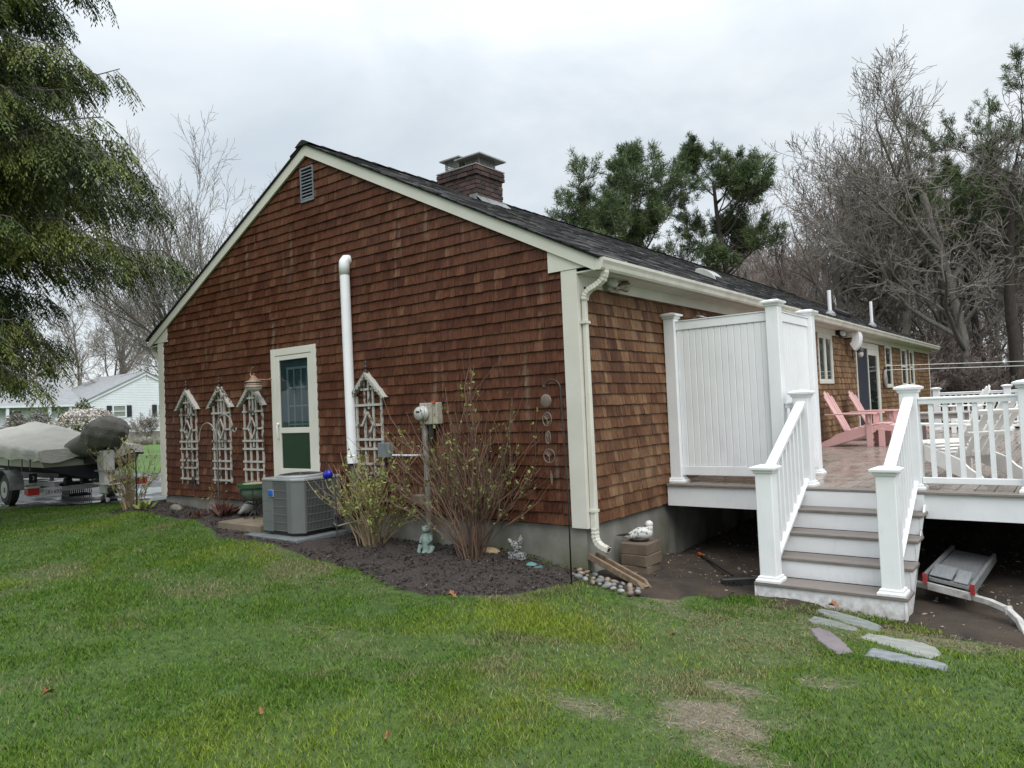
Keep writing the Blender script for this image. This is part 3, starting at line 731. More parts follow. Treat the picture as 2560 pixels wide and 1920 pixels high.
# gable vent
gv = MB()
for a in ((-4.105, -4.085, 3.89, 4.335), (-3.857, -3.837, 3.89, 4.335), (-4.0845, -3.8575, 3.89, 3.92), (-4.0845, -3.8575, 4.315, 4.335)): gv.box(a[0], a[1], -.028, .002, a[2], a[3])
vent = gv.ob('gable_vent', mk('blue_grey_vent_paint', (.20, .22, .25), (.13, .145, .165), .5), house)
MB().box(-4.09, -3.85, -.003, .003, 3.9, 4.33).ob('vent_void', DARKIN, vent)
for i in range(9):
    z = 3.932+i*.0428
    MB().add([(-4.085, -.026, z), (-3.857, -.026, z), (-3.857, -.004, z+.026), (-4.085, -.004, z+.026), (-4.085, -.026, z-.004), (-3.857, -.026, z-.004)], [(0, 1, 2, 3), (4, 5, 1, 0)]).ob('slat', vent.data.materials[0], vent)
# storm door
dz0 = -.09
dr = MB()
dr.box(-4.873, -4.782, -.030, .003, dz0, 2.058); dr.box(-4.001, -3.905, -.030, .003, dz0, 2.058); dr.box(-4.7815, -4.0015, -.029, .003, 1.965, 2.057)
door = dr.ob('storm_door', CREAM, house, bevel=.003)
st = MB()
st.box(-4.778, -4.696, -.026, .0, dz0, 1.958); st.box(-4.085, -4.006, -.026, .0, dz0, 1.958)
st.box(-4.6955, -4.0855, -.0255, .0, 1.90, 1.958); st.box(-4.6955, -4.0855, -.0255, .0, .938, 1.01); st.box(-4.6955, -4.0855, -.0255, .0, dz0, .475)
st.ob('door_frame', CREAM, door, bevel=.003)
MB().box(-4.7, -4.08, -.012, -.008, .47, .945).ob('pane', GLASS, door); MB().box(-4.7, -4.08, -.012, -.008, 1.005, 1.905).ob('pane', GLASS, door)
NAVY = mk('navy_inner_door', (.020, .042, .062), (.016, .035, .053), .5)
TEAL = mk('inner_door_lawn_reflection', (.007, .026, .023), (.005, .020, .019), .5)  # lawn reflection of the lower pane, painted as green onto the inner door
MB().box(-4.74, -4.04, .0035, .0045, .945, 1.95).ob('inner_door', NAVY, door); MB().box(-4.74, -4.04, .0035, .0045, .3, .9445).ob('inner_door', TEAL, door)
LITE = mk('grey_blue_muntin', (.17, .20, .235), None, .5)
ins = MB(); x0, x1, z0, z1 = -4.56, -4.10, 1.02, 1.80
ins.box(x0, x0+.03, -.006, .003, z0, z1); ins.box(x1-.03, x1, -.006, .003, z0, z1); ins.box(x0+.031, x1-.031, -.006, .003, z1-.03, z1)
for i in (1, 2): ins.box(x0+(x1-x0)*i/3-.01, x0+(x1-x0)*i/3+.01, -.005, .003, z0, z1-.031)
for i in (0, 1, 2): ins.box(x0+.031, x1-.031, -.0045, .003, z0+.24*i+.02, z0+.24*i+.04)
ins.ob('muntin_grid', LITE, door)
h = MB(); h.tube([(-4.735, -.028, 1.05), (-4.735, -.055, 1.04), (-4.73, -.06, .97), (-4.725, -.055, .88), (-4.725, -.03, .86)], .006, 6); h.ball((-4.737, -.04, 1.06), .018, 8, 6)
h.ob('handle', WHITE, door, smooth=True)
# back windows
def window(y0, y1, z0, z1, style, curtain=None):
    m = MB(); t = .055
    m.box(-.002, .032, y0, y0+t, z0, z1); m.box(-.002, .032, y1-t, y1, z0, z1); m.box(-.002, .0315, y0+t+.0005, y1-t-.0005, z0, z0+t); m.box(-.002, .0315, y0+t+.0005, y1-t-.0005, z1-t, z1)
    w = m.ob('window', CREAM, house, bevel=.003)
    a0, a1, b0, b1 = y0+t, y1-t, z0+t, z1-t
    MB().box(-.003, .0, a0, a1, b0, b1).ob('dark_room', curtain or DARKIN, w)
    sash = MB()
    if style == 'case':
        mid = (a0+a1)/2; sash.box(.0, .026, mid-.035, mid+.035, b0, b1); s_ = .03
        for q0, q1 in ((a0, mid-.0355), (mid+.0355, a1)):
            sash.box(.0, .020, q0, q0+s_, b0, b1); sash.box(.0, .020, q1-s_, q1, b0, b1)
            sash.box(.0, .0195, q0+s_, q1-s_, b0, b0+s_); sash.box(.0, .0195, q0+s_, q1-s_, b1-s_, b1)
            MB().box(.006, .010, q0+.01, q1-.01, b0+.01, b1-.01).ob('pane', GLASS, w)
            MB().box(.002, .0055, q0+.05, q1-.05, b0+.16, b0+.175).ob('blind_rail', CREAM, w)
    else:
        mid = (b0+b1)/2+.02; s_ = .045
        sash.box(.0, .024, a0, a1, mid-.025, mid+.025)
        for q0, q1 in ((b0, mid-.0255), (mid+.0255, b1)):
            sash.box(.0, .020, a0, a0+s_, q0, q1); sash.box(.0, .020, a1-s_, a1, q0, q1)
            MB().box(.006, .010, a0+.01, a1-.01, q0+.005, q1-.005).ob('pane', GLASS, w)
        MB().box(.033, .055, y0-.02, y1+.02, z0-.035, z0+.0).ob('sill', CREAM, w)
    sash.ob('sash', CREAM, w)
DRAPE = mk('grey_drape', (.11, .115, .11), (.07, .072, .07), .8, 2, stretch=(1, 9, .3))
window(7.90, 8.85, 1.34, 2.2615, 'case', DRAPE); window(13.62, 14.38, 1.28, 2.2615, 'dh'); window(15.61, 16.40, 1.30, 2.2615, 'dh'); window(16.80, 17.45, 1.30, 2.2615, 'dh')
m = MB(); m.box(-.002, .034, 10.68, 10.74, .2, 2.24); m.box(-.002, .034, 12.78, 12.87, .2, 2.24); m.box(-.002, .0335, 10.741, 12.779, 2.11, 2.2405)
sd = m.ob('sliding_door', CREAM, house, bevel=.003)
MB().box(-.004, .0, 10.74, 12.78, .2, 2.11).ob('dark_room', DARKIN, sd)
MB().box(.004, .012, 10.74, 11.76, .24, 2.10).ob('screen_panel', mk('navy_mesh_screen', (.012, .018, .03), (.009, .013, .024), .7), sd)
m = MB(); m.box(.0, .026, 11.76, 11.82, .22, 2.11); m.box(.0, .026, 12.68, 12.778, .22, 2.11); m.box(.0, .0255, 11.8205, 12.6795, .22, .32); m.box(.0, .0255, 11.8205, 12.6795, 1.98, 2.11); m.ob('sash', CREAM, sd)
MB().box(.006, .011, 11.81, 12.69, .3, 2.0).ob('pane', GLASS, sd)
# ================================================================== deck
ZD = .236
deck = empty('deck', (2, 1.63, -.6), 0, 'wet grey brown composite deck with white fascia behind the house', 'deck')
nb = 56; bwid = .137
for i in range(nb):
    x0 = .035+i*.1435
    y1 = 13.3
    m = MB().box(x0, x0+bwid, 1.745, y1, ZD-.025, ZD); m.ob('deck_board', DECKM, deck, bevel=.003)
MB().box(.03, 8.03, 1.605, 1.741, ZD-.026, ZD-.001).ob('edge_board', TREAD, deck, bevel=.004)
MB().box(.03, 8.02, 1.635, 1.66, -.006, ZD-.0265).ob('fascia', WHITE, deck)
MB().box(7.995, 8.02, 1.661, 13.3, -.006, ZD-.0265).ob('fascia', WHITE, deck); MB().box(.03, 7.99, 13.275, 13.3, -.006, ZD-.0265).ob('fascia', WHITE, deck)
for bx_ in ((7.98, 8.0, 1.7, 13.27), (.05, 7.97, 13.25, 13.27)): MB().box(bx_[0], bx_[1], bx_[2], bx_[3], -.75, -.007).ob('light_block_panel', WHITE, deck)  # unseen panels added on far and outer sides to keep light from under the deck
JOIST = mk('treated_lumber', (.10, .075, .045), (.06, .045, .03), .85, 5, stretch=(3, 3, 1))
for i in range(19): MB().box(.05+i*.42, .09+i*.42, 1.665, 13.27, .0, ZD-.027).ob('joist', JOIST, deck)
for x in (.9, 3.2, 5.3):
    for y in (4.2, 8.5, 12.5): MB().box(x-.07, x+.07, y-.07, y+.07, -.75, -.001).ob('support_post', JOIST, deck)
def cap(m, x, y, z, w=.13):
    h = w/2
    pr = [(h+.006, -.055), (h+.012, -.05), (h+.014, -.03), (h+.036, -.022), (h+.038, -.004), (h+.012, .006), (h-.005, .012), (.001, .022)]
    vs = []; fs = []
    for (r, zz) in pr: vs += [(x-r, y-r, z+zz), (x+r, y-r, z+zz), (x+r, y+r, z+zz), (x-r, y+r, z+zz)]
    for i in range(len(pr)-1):
        for k in range(4): a, b = i*4+k, i*4+(k+1) % 4; fs.append((a, b, b+4, a+4))
    fs.append(tuple(range(len(vs)-4, len(vs)))); fs.append((3, 2, 1, 0))
    return m.add(vs, fs)
def skirt(m, x, y, z, w=.13):
    h = w/2
    pr = [(h+.03, 0), (h+.03, .018), (h+.024, .026), (h+.016, .03), (h+.014, .045), (h+.003, .052), (h-.01, .052)]
    vs = []; fs = []
    for (r, zz) in pr: vs += [(x-r, y-r, z+zz), (x+r, y-r, z+zz), (x+r, y+r, z+zz), (x-r, y+r, z+zz)]
    for i in range(len(pr)-1):
        for k in range(4): a, b = i*4+k, i*4+(k+1) % 4; fs.append((a, b, b+4, a+4))
    fs.append((3, 2, 1, 0)); fs.append(tuple(range(len(vs)-4, len(vs))))
    return m.add(vs, fs)
def post(parent, x, y, z0, z1, w=.13, sk=True):
    p = MB().box(x-w/2, x+w/2, y-w/2, y+w/2, z0, z1-.02).ob('post', WHITE, parent, bevel=.006)
    cap(MB(), x, y, z1-.022, w).ob('post_cap', WHITE, p)
    if sk: skirt(MB(), x, y, z0, w).ob('base_trim', WHITE, p)
    return p
def hrail(parent, a, b, z, name='top_rail', w=.045, hgt=.055, prof=True):
    a, b = Vector(a), Vector(b)
    d = (b-a).normalized(); s_ = d.cross(Vector((0, 0, 1))).normalized(); u = s_.cross(d)
    sec = [(-w, 0), (-w, -.012), (-w+.008, -.018), (-w+.012, -hgt), (w-.012, -hgt), (w-.008, -.018), (w, -.012), (w, 0), (w-.012, .007), (-w+.012, .007)] if prof else [(-w*.62, 0), (-w*.62, -hgt), (w*.62, -hgt), (w*.62, 0)]
    n = len(sec); vs = [p+s_*q[0]+u*q[1] for p in (a, b) for q in sec]
    m = MB().add(vs, [(i, (i+1) % n, n+(i+1) % n, n+i) for i in range(n)]+[tuple(range(n-1, -1, -1)), tuple(range(n, 2*n))])
    return m.ob(name, WHITE, parent, bevel=0 if prof else .004)
# stairs
stairs = empty('deck_stairs', (1.95, .5, -.63), 0, 'four grey brown treads with white risers climbing to the deck', 'stairs')
RI = .1735; SX0, SX1 = 1.355, 2.555
for k in range(1, 5):
    z = ZD-RI*k; yn = 1.63-.28*k
    MB().box(SX0, SX1, yn, yn+.138, z-.027, z).ob('tread', TREAD, stairs, bevel=.004); MB().box(SX0, SX1, yn+.141, yn+.279, z-.0275, z-.0005).ob('tread', TREAD, stairs, bevel=.004)
for k in range(0, 5):
    z = ZD-RI*k; yn = 1.63-.28*k
    zb = z-RI+.0005 if k < 4 else -.75
    if k == 0: MB().box(SX0+.02, SX1-.02, 1.612, 1.634, ZD-RI+.0005, ZD-.0275).ob('riser', WHITE, stairs)
    else: MB().box(SX0+.02, SX1-.03, yn+.018, yn+.036, zb, z-.028).ob('riser', WHITE, stairs)
for x0, x1 in ((SX0+.002, SX0+.018), (SX1-.028, SX1-.012)):
    poly = [(.50, -.75), (.70, -.75), (.72, -.63), (1.49, .03), (1.6, .12), (1.6, ZD-RI-.03)]
    for k in (1, 2, 3, 4):
        z = ZD-RI*k-.029; yn = 1.63-.28*k
        poly += [(yn+.30 if k > 1 else 1.6, z), (yn+.012, z)]
    seen = []
    for p in poly:
        if not seen or (abs(p[0]-seen[-1][0])+abs(p[1]-seen[-1][1])) > 1e-4: seen.append(p)
    MB().ext(seen, 'x', x0, x1).ob('stringer', WHITE, stairs)
def stair_rail(x, lab):
    r = empty('stair_railing', (x, .6, -.46), 0, lab, 'railing')
    post(r, x, .61, ZD-RI*4, .555, .145); post(r, x-.005, 1.80, ZD, 1.20, .145)
    a = (x, .67, .50); b = (x, 1.74, 1.085)
    hrail(r, a, b, 0); hrail(r, (x, .67, -.30), (x, 1.74, .315), 0, 'bottom_rail')
    for i in range(8):
        t = (i+.9)/8.7; y = .685+t*1.04; z0 = -.30+(y-.67)/1.07*.615; z1 = .50+(y-.67)/1.07*.585-.05
        MB().box(x-.019, x+.019, y-.019, y+.019, z0, z1).ob('baluster', WHITE, r)
    return r
lr = stair_rail(1.475, 'white stair railing next to the privacy screen, left of the steps')
rr_ = stair_rail(2.435, 'white stair railing right of the steps, joined to the deck rail')
hrail(lr, (1.305, 1.82, 1.07), (1.40, 1.82, 1.07), 0); hrail(lr, (1.305, 1.82, .345), (1.40, 1.82, .345), 0, 'bottom_rail')
MB().box(1.345, 1.38, 1.803, 1.838, .345, 1.02).ob('baluster', WHITE, lr)
# deck rail
def rail_run(root, a, b, n):
    a, b = Vector(a), Vector(b)
    hrail(root, (a.x, a.y, 1.068), (b.x, b.y, 1.068), 0); hrail(root, (a.x, a.y, .345), (b.x, b.y, .345), 0, 'bottom_rail', prof=False)
    for i in range(n):
        p = a.lerp(b, (i+.85)/(n+.7)); MB().box(p.x-.019, p.x+.019, p.y-.019, p.y+.019, .344, 1.016).ob('baluster', WHITE, root)
fr = empty('deck_railing', (3.3, 1.8, ZD), 0, 'white baluster railing along the near edge of the deck', 'railing')
post(fr, 3.335, 1.80, ZD, 1.20, .145); post(fr, 7.9, 1.80, ZD, 1.20, .145)
rail_run(fr, (2.505, 1.80), (3.265, 1.80), 6); rail_run(fr, (3.405, 1.80), (7.83, 1.80), 36)
br_ = empty('deck_railing', (2.5, 13.1, ZD), 0, 'white baluster railing at the far end of the deck', 'railing')
for x in (1.12, 2.45, 4.0, 5.6, 7.9): post(br_, x, 13.1, ZD, 1.20)
rail_run(br_, (1.18, 13.1), (2.39, 13.1), 10); rail_run(br_, (2.51, 13.1), (3.94, 13.1), 12); rail_run(br_, (4.06, 13.1), (5.54, 13.1), 12); rail_run(br_, (5.66, 13.1), (7.84, 13.1), 18)
sr_ = empty('deck_railing', (7.9, 7, ZD), 0, 'white baluster railing down the outer side of the deck', 'railing')
for y in (4.6, 7.4, 10.2): post(sr_, 7.9, y, ZD, 1.20)
for y0, y1 in ((1.87, 4.54), (4.66, 7.34), (7.46, 10.14), (10.26, 13.04)): rail_run(sr_, (7.9, y0), (7.9, y1), 22)
# privacy screen
ps = empty('privacy_screen', (.6, 1.8, ZD), 0, 'tall white tongue and groove privacy screen enclosing the outdoor shower', 'privacy screen')
post(ps, .09, 1.80, ZD, 2.135); post(ps, 1.235, 1.80, ZD, 2.145); post(ps, 1.235, 2.98, ZD, 2.135)
def panel(root, ax, a0, a1, c):
    B = (lambda u0, u1, d0, d1, z0, z1: MB().box(u0, u1, c+d0, c+d1, z0, z1)) if ax == 'x' else (lambda u0, u1, d0, d1, z0, z1: MB().box(c+d0, c+d1, u0, u1, z0, z1))
    B(a0, a1, -.022, .022, 1.925, 2.02).ob('top_rail', WHITE, root, bevel=.005); B(a0, a1, -.022, .022, .315, .418).ob('bottom_rail', WHITE, root, bevel=.005)
    B(a0, a1, -.03, .03, 2.0205, 2.03).ob('rail_cap', WHITE, root)
    n = 14; w = (a1-a0)/n
    for i in range(n): B(a0+i*w+.0009, a0+(i+1)*w-.0009, -.010, .010, .4185, 1.9245).ob('panel_board', WHITE, root, bevel=.0065)
panel(ps, 'x', .1555, 1.1695, 1.80); panel(ps, 'y', 1.8655, 2.9145, 1.235)
sh = empty('shower_head', (.02, 2.3, 1.9), 0, 'chrome shower head peeking over the privacy screen', 'shower head')
MB().tube([(.0, 2.3, 1.95), (.1, 2.29, 2.06), (.2, 2.28, 2.12), (.28, 2.27, 2.10)], .011, 8).ob('arm', STEEL, sh, smooth=True)
MB().lathe([(.01, .05), (.03, .035), (.10, .01), (.11, 0), (.10, -.008)], (.30, 2.26, 2.05), 18).ob('rose', STEEL, sh, smooth=True)

# ------------------------------------------------------------------ adirondack chairs
def adirondack(name, mat, loc, rz, label, group, rec=26, bk=1.):
    r = empty(name, loc, rz, label, 'chair', group)
    kw = dict(parent=r, local=True, bevel=.004)
    prof = [(.36, .345), (.36, .25), (.30, .215), (.0, .115), (-.28, .03), (-.40, 0), (-.52, 0), (-.545, .03), (-.50, .075), (-.36, .14), (-.26, .215), (-.16, .245), (.10, .31), (.26, .355)]
    for s_ in (-1, 1):
        MB().ext(prof, 'y', s_*.262-.011, s_*.262+.011).ob('side_rail', mat, **kw)
        MB().box(.22, .315, s_*.285-.011, s_*.285+.011, 0, .545).ob('front_leg', mat, **kw)
        MB().ext([(.25, .545), (.285, .545), (.285, .40), (.265, .39)], 'y', s_*.318-.011, s_*.318+.011).ob('arm_bracket', mat, **kw)
        arm = [(-.42, s_*.27), (-.42, s_*.33), (.1, s_*.375), (.36, s_*.375), (.40, s_*.35), (.40, s_*.27), (.36, s_*.245), (.0, s_*.25)]
        MB().ext(arm, 'z', .545, .567).ob('arm', mat, **kw)
    for i in range(5):
        x = .31-i*.094; z = .362-max(0, i-.6)*.026
        M = Matrix.Translation((x, 0, z)) @ Matrix.Rotation(R(8 if i else -14), 4, 'Y')
        MB().cb((0, 0, 0), (.086, .53, .02), M).ob('seat_slat', mat, **kw)
    L = [.72, .785, .81, .785, .72]
    for i in range(5):
        t = i-2
        M = Matrix.Translation((-.135-abs(t)*-.006, t*.088, .235)) @ Matrix.Rotation(R(-rec), 4, 'Y') @ Matrix.Rotation(R(-t*2.2), 4, 'X')
        h = L[i]*bk; w = .0355
        top = [(-w, 0), (w, 0), (w*1.12, h-.05-(.03 if t > 0 else 0)), (w*.6, h-.012), (0, h), (-w*.6, h-.012), (-w*1.12, h-.05-(.03 if t < 0 else 0))]
        m = MB(); m.ext([(p[0], p[1]) for p in top], 'x', -.010, .010, M); m.ob('back_slat', mat, **kw)
    for q, z in ((.30, 0), (.56, 0)):
        M = Matrix.Translation((-.135, 0, .235)) @ Matrix.Rotation(R(-rec), 4, 'Y')
        MB().cb((-.024, 0, q), (.022, .50, .05), M).ob('back_brace', mat, **kw)
    return r
adirondack('adirondack_chair', PINK, (.60, 7.80, ZD), 0, 'pink slatted garden chair on the deck, nearer of the two pink ones', 'pink garden chairs')
adirondack('adirondack_chair', PINK, (.60, 9.55, ZD), 0, 'pink slatted garden chair farther along the wall, by the sliding door', 'pink garden chairs')
def ottoman(loc, lab):
    r = empty('footstool', loc, 0, lab, 'footstool', 'pink footstools'); kw = dict(parent=r, local=True, bevel=.004)
    prof = [(-.08, .36), (.06, .375), (.2, .345), (.40, .26), (.46, .20), (.46, .14), (.38, .18), (.2, .25), (.0, .275), (-.08, .27)]
    for s_ in (-1, 1):
        MB().ext(prof, 'y', s_*.24-.011, s_*.24+.011).ob('side_rail', PINK, **kw); MB().box(-.02, .075, s_*.262-.011, s_*.262+.011, 0, .30).ob('leg', PINK, **kw)
        MB().box(.28, .36, s_*.262-.011, s_*.262+.011, 0, .25).ob('leg', PINK, **kw)
    for i in range(5):
        x = -.02+i*.105; z = (.38, .382, .352, .312, .262)[i]; M = Matrix.Translation((x, 0, z)) @ Matrix.Rotation(R((-2, 5, 16, 22, 26)[i]), 4, 'Y')
        MB().cb((0, 0, 0), (.095, .50, .02), M).ob('slat', PINK, **kw)
ottoman((1.02, 7.80, ZD), 'pink slatted footstool in front of the nearer pink chair'); ottoman((1.02, 9.55, ZD), 'pink slatted footstool in front of the farther pink chair')
wf = R(138)
adirondack('adirondack_chair', WCHAIR, (2.72, 2.85, ZD), wf, 'white slatted garden chair with its back to the near deck railing', 'white garden chairs', 36, .88)
adirondack('adirondack_chair', WCHAIR, (3.45, 7.2, ZD), R(180), 'white slatted garden chair partly hidden behind the near right post', 'white garden chairs')
adirondack('adirondack_chair', WCHAIR, (1.75, 12.0, ZD), R(200), 'white slatted garden chair at the far end of the deck', 'white garden chairs')
tb = empty('deck_table', (1.75, 8.6, ZD), 0, 'grey slatted coffee table standing on the wet deck between the chairs', 'table')
GREYT = mk('grey_plastic_lumber', (.42, .41, .39), (.34, .33, .32), .5, 4, rn=.06)
for i in range(6): MB().box(1.42, 2.20, 8.2+i*.118, 8.31+i*.118, ZD+.50, ZD+.525).ob('slat', GREYT, tb, bevel=.003)
for sx_ in (1.46, 2.12):
    for sy_ in (8.22, 8.84): MB().box(sx_-.045, sx_+.045, sy_-.02, sy_+.02, ZD, ZD+.4995).ob('leg', GREYT, tb)
MB().box(1.46, 2.12, 8.24, 8.27, ZD+.42, ZD+.499).ob('apron', GREYT, tb); MB().box(1.46, 2.12, 8.79, 8.82, ZD+.42, ZD+.499).ob('apron', GREYT, tb)

# ------------------------------------------------------------------ fixtures on the walls
def flood(loc, label, big):
    r = empty('flood_light', loc, 0, label, 'flood light'); x, y, z = loc; kw = dict(parent=r)
    MB().box(x, x+.045, y-.05, y+.05, z-.055, z+.055).ob('mounting_box', GREYPIPE if not big else BLACK, **kw)
    return r, x, y, z
r, x, y, z = flood((.0185, .52, 2.315), 'grey twin flood light under the eave beside the downspout', 0)
LAMP = mk('frosted_lamp_glass', (.48, .48, .46), (.40, .40, .38), .25)
M = Matrix.Translation((x+.075, y-.03, z+.01)) @ Matrix.Rotation(R(70), 4, 'Y') @ Matrix.Rotation(R(25), 4, 'X')
MB().lathe([(.02, -.05), (.03, -.03), (.052, .0), (.062, .03), (.06, .042), (.04, .05), (.002, .052)], (0, 0, 0), 18, M).ob('lamp', LAMP, r, smooth=True)
M = Matrix.Translation((x+.07, y+.20, z+.0)) @ Matrix.Rotation(R(-80), 4, 'X') @ Matrix.Rotation(R(12), 4, 'Y')
MB().lathe([(.014, -.12), (.018, -.10), (.018, -.06), (.03, -.04), (.052, .03), (.062, .06), (.060, .066), (.002, .07)], (0, 0, 0), 18, M).ob('lamp', mk('clear_reflector_lamp', (.35, .31, .25), (.2, .17, .13), .12, 20, metal=.5), r, smooth=True)
MB().tube([(x+.03, y+.03, z), (x+.07, y+.10, z)], .018, 8).ob('swivel_arm', GREYPIPE, r)
r, x, y, z = flood((.0185, 9.25, 2.33), 'black security flood light under the eave beside the narrow window', 1)
M = Matrix.Translation((x+.10, y-.02, z-.03)) @ Matrix.Rotation(R(75), 4, 'Y') @ Matrix.Rotation(R(35), 4, 'X')
MB().lathe([(.05, -.06), (.075, -.03), (.085, .03), (.08, .035)], (0, 0, 0), 18, M).ob('lamp_housing', BLACK, r, smooth=True)
MB().lathe([(.072, .034), (.06, .042), (.002, .045)], (0, 0, 0), 18, M).ob('lamp_lens', LAMP, r, smooth=True)
sp = empty('outdoor_speaker', (.02, 9.95, 2.25), 0, 'white curved outdoor speaker hanging under the eave above the lantern', 'speaker')
m = MB(); n = 9; vs = []
for i in range(n):
    t = i/(n-1); a = -1.0+t*1.7
    for (r_, yy) in ((.13, -.12), (.13, .12), (.30, .12), (.30, -.12)): vs.append((.02+r_*math.cos(a)*.9+.02, 9.95+yy, 2.24+r_*math.sin(a)))
fs = [(i*4+k, i*4+(k+1) % 4, i*4+4+(k+1) % 4, i*4+4+k) for i in range(n-1) for k in range(4)]+[(3, 2, 1, 0), tuple(range(4*n-4, 4*n))]
m.add(vs, fs).ob('shell', WHITE, sp, bevel=.01); MB().tube([(.0, 9.95, 2.25), (.2, 9.95, 2.25)], .015, 8).ob('bracket', BLACK, sp)
ln = empty('wall_lantern', (.0, 10.42, 1.95), 0, 'black wall lantern beside the sliding door', 'lantern')
MB().box(.0, .03, 10.38, 10.46, 1.85, 2.05).ob('back_plate', BLACK, ln); MB().tube([(.02, 10.42, 2.0), (.10, 10.42, 2.05), (.17, 10.42, 2.06)], .01, 6).ob('arm', BLACK, ln)
MB().lathe([(.012, .17), (.02, .11), (.085, .03), (.09, .02), (.06, .02)], (.17, 10.42, 1.98), 12).ob('hood', BLACK, ln, smooth=True)
MB().lathe([(.06, .02), (.062, -.06), (.045, -.10), (.01, -.11)], (.17, 10.42, 1.98), 12).ob('glass_globe', LAMP, ln, smooth=True)
cl = empty('clothesline', (.03, 13.45, 1.7), 0, 'retractable white clothesline stretched from the wall past the windows', 'clothesline')
MB().box(.0, .06, 13.38, 13.5, 1.68, 1.74).ob('bracket', RUST, cl); MB().ball((.06, 13.3, 1.45), (.05, .12, .22), 10, 8).ob('reel_bag', GREYPIPE, cl, smooth=True)
LINE = mk('white_cord', (.75, .75, .73), None, .6)
for dz, y1 in ((.05, 21.0), (-.06, 20.5)): MB().tube([(.06, 13.5+dz*3, 1.72+dz), (4, 16.2, 1.66+dz), (9.5, y1, 1.70+dz)], .006, 4).ob('cord', LINE, cl)
ol = empty('outlet_box', (.015, 9.15, .75), 0, 'small weatherproof outlet box low on the shingles behind the pink chairs', 'outlet'); MB().box(.0, .04, 9.10, 9.20, .68, .82).ob('box', GREYPIPE, ol, bevel=.01); MB().box(.04, .046, 9.115, 9.185, .70, .80).ob('cover', LAMP, ol)
# roof fittings
rz_ = lambda x: 4.634-SL*abs(x-RX)
rv = empty('roof_vent', (-.85, 5.25, rz_(-.85)), 0, 'pale metal roof vent hood with a rounded top', 'roof vent')
x, y = -.85, 5.0; n = 11; pr = []
for k in range(n):
    a = math.pi*k/(n-1); dx = .17*math.cos(a); pr.append((x+dx, rz_(x+dx)+.012+.11*math.sin(a)))
MB().ext(pr, 'y', y+.1, y+.42).ob('hood', LAMP, rv, bevel=.006)
MB().ext([(x+.13, rz_(x+.13)+.015), (x+.185, rz_(x+.185)+.02), (x+.176, rz_(x+.13)+.045), (x+.13, rz_(x+.13)+.075)], 'y', y+.12, y+.40).ob('mouth', BLACK, rv)
fl_ = MB(); fl_.add([(x-.3, y-.08, rz_(x-.3)+.02), (x+.33, y-.08, rz_(x+.33)+.02), (x+.33, y+.58, rz_(x+.33)+.02), (x-.3, y+.58, rz_(x-.3)+.02)], [(0, 1, 2, 3)]); fl_.ob('flange', ROOF, rv)
for (x, y, h, lab) in ((-.2, 9.75, .50, 'white plumbing vent pipe on the roof, nearer of two'), (-.38, 14.4, .62, 'white plumbing vent pipe on the roof, farther of two')):
    vp = empty('vent_pipe', (x, y, rz_(x)), 0, lab, 'vent pipe')
    MB().tube([(x, y, rz_(x)-.02), (x, y, rz_(x)+h)], .036, 14).ob('pipe', PVC, vp, smooth=False)
    MB().lathe([(.11, -.03), (.10, .03), (.06, .07), (.05, .09)], (x, y, rz_(x)), 14).ob('boot', LEAD, vp)
dv = empty('roof_vent', (-.8, 13.3, rz_(-.8)), 0, 'small black box vent on the roof between the two white pipes', 'roof vent')
M = Matrix.Translation((-.8, 13.3, rz_(-.8)+.05)) @ Matrix.Rotation(math.atan(SL), 4, 'Y'); MB().cb((0, 0, .03), (.36, .40, .10), M).ob('box', BLACK, dv, bevel=.02); MB().cb((0, 0, -.03), (.5, .55, .012), M).ob('flange', BLACK, dv)
# white flue pipe on the gable
fp = empty('exhaust_pipe', (-3.16, -.12, .57), 0, 'tall white plastic exhaust pipe running up the shingled gable', 'pipe')
MB().tube([(-3.21, -.075, .58), (-3.232, -.075, 2.85)], .059, 20).ob('pipe', PVC, fp)
MB().lathe([(.065, 0), (.065, .09), (.061, .10)], (-3.21, -.075, .565), 20).ob('coupling', PVC, fp)
MB().tube([(-3.232, -.075, 2.83), (-3.232, -.075, 2.95), (-3.231, -.07, 2.985), (-3.23, -.05, 3.01), (-3.23, -.02, 3.015), (-3.23, .01, 3.015)], [.065, .065, .067, .066, .064, .064], 20).ob('elbow', PVC, fp, smooth=True)
MB().tube([(-3.21, -.075, .58), (-3.205, -.075, .05), (-3.2, -.06, -.12)], .045, 12).ob('lower_pipe', BLACK, fp, smooth=True)
# ------------------------------------------------------------------ electric meter
me_ = empty('electric_meter', (-1.9, -.03, 1.1), 0, 'round glass electric meter on a beige box beside the trellis', 'electric meter')
MET = mk('beige_meter_box', (.40, .37, .31), (.30, .28, .23), .5, 12, bmp=.1)
MB().box(-2.03, -1.765, -.105, -.012, 1.0, 1.235).ob('box', MET, me_, bevel=.008); MB().box(-1.90, -1.89, -.1075, -.105, 1.0, 1.235).ob('seam', GREYPIPE, me_)
M = Matrix.Translation((-1.965, -.105, 1.122)) @ Matrix.Rotation(R(90), 4, 'X')
MB().lathe([(.086, 0), (.086, .03), (.076, .035), (.074, .07), (.066, .085), (.002, .09)], (0, 0, 0), 22, M).ob('meter', LAMP, me_, smooth=True)
MB().box(-1.99, -1.94, -.1965, -.19, 1.13, 1.15).ob('display', BLACK, me_); MB().box(-1.82, -1.78, -.13, -.10, 1.225, 1.25).ob('seal_tag', mk('orange_tag', (.55, .08, .02), None, .5), me_)
MB().tube([(-1.995, -.06, 1.0), (-1.99, -.06, -.30)], .032, 10).ob('conduit', GREYPIPE, me_)
MB().tube([(-1.90, -.06, 1.0), (-1.90, -.06, .86), (-1.95, -.06, .80)], .03, 8).ob('cable', BLACK, me_)
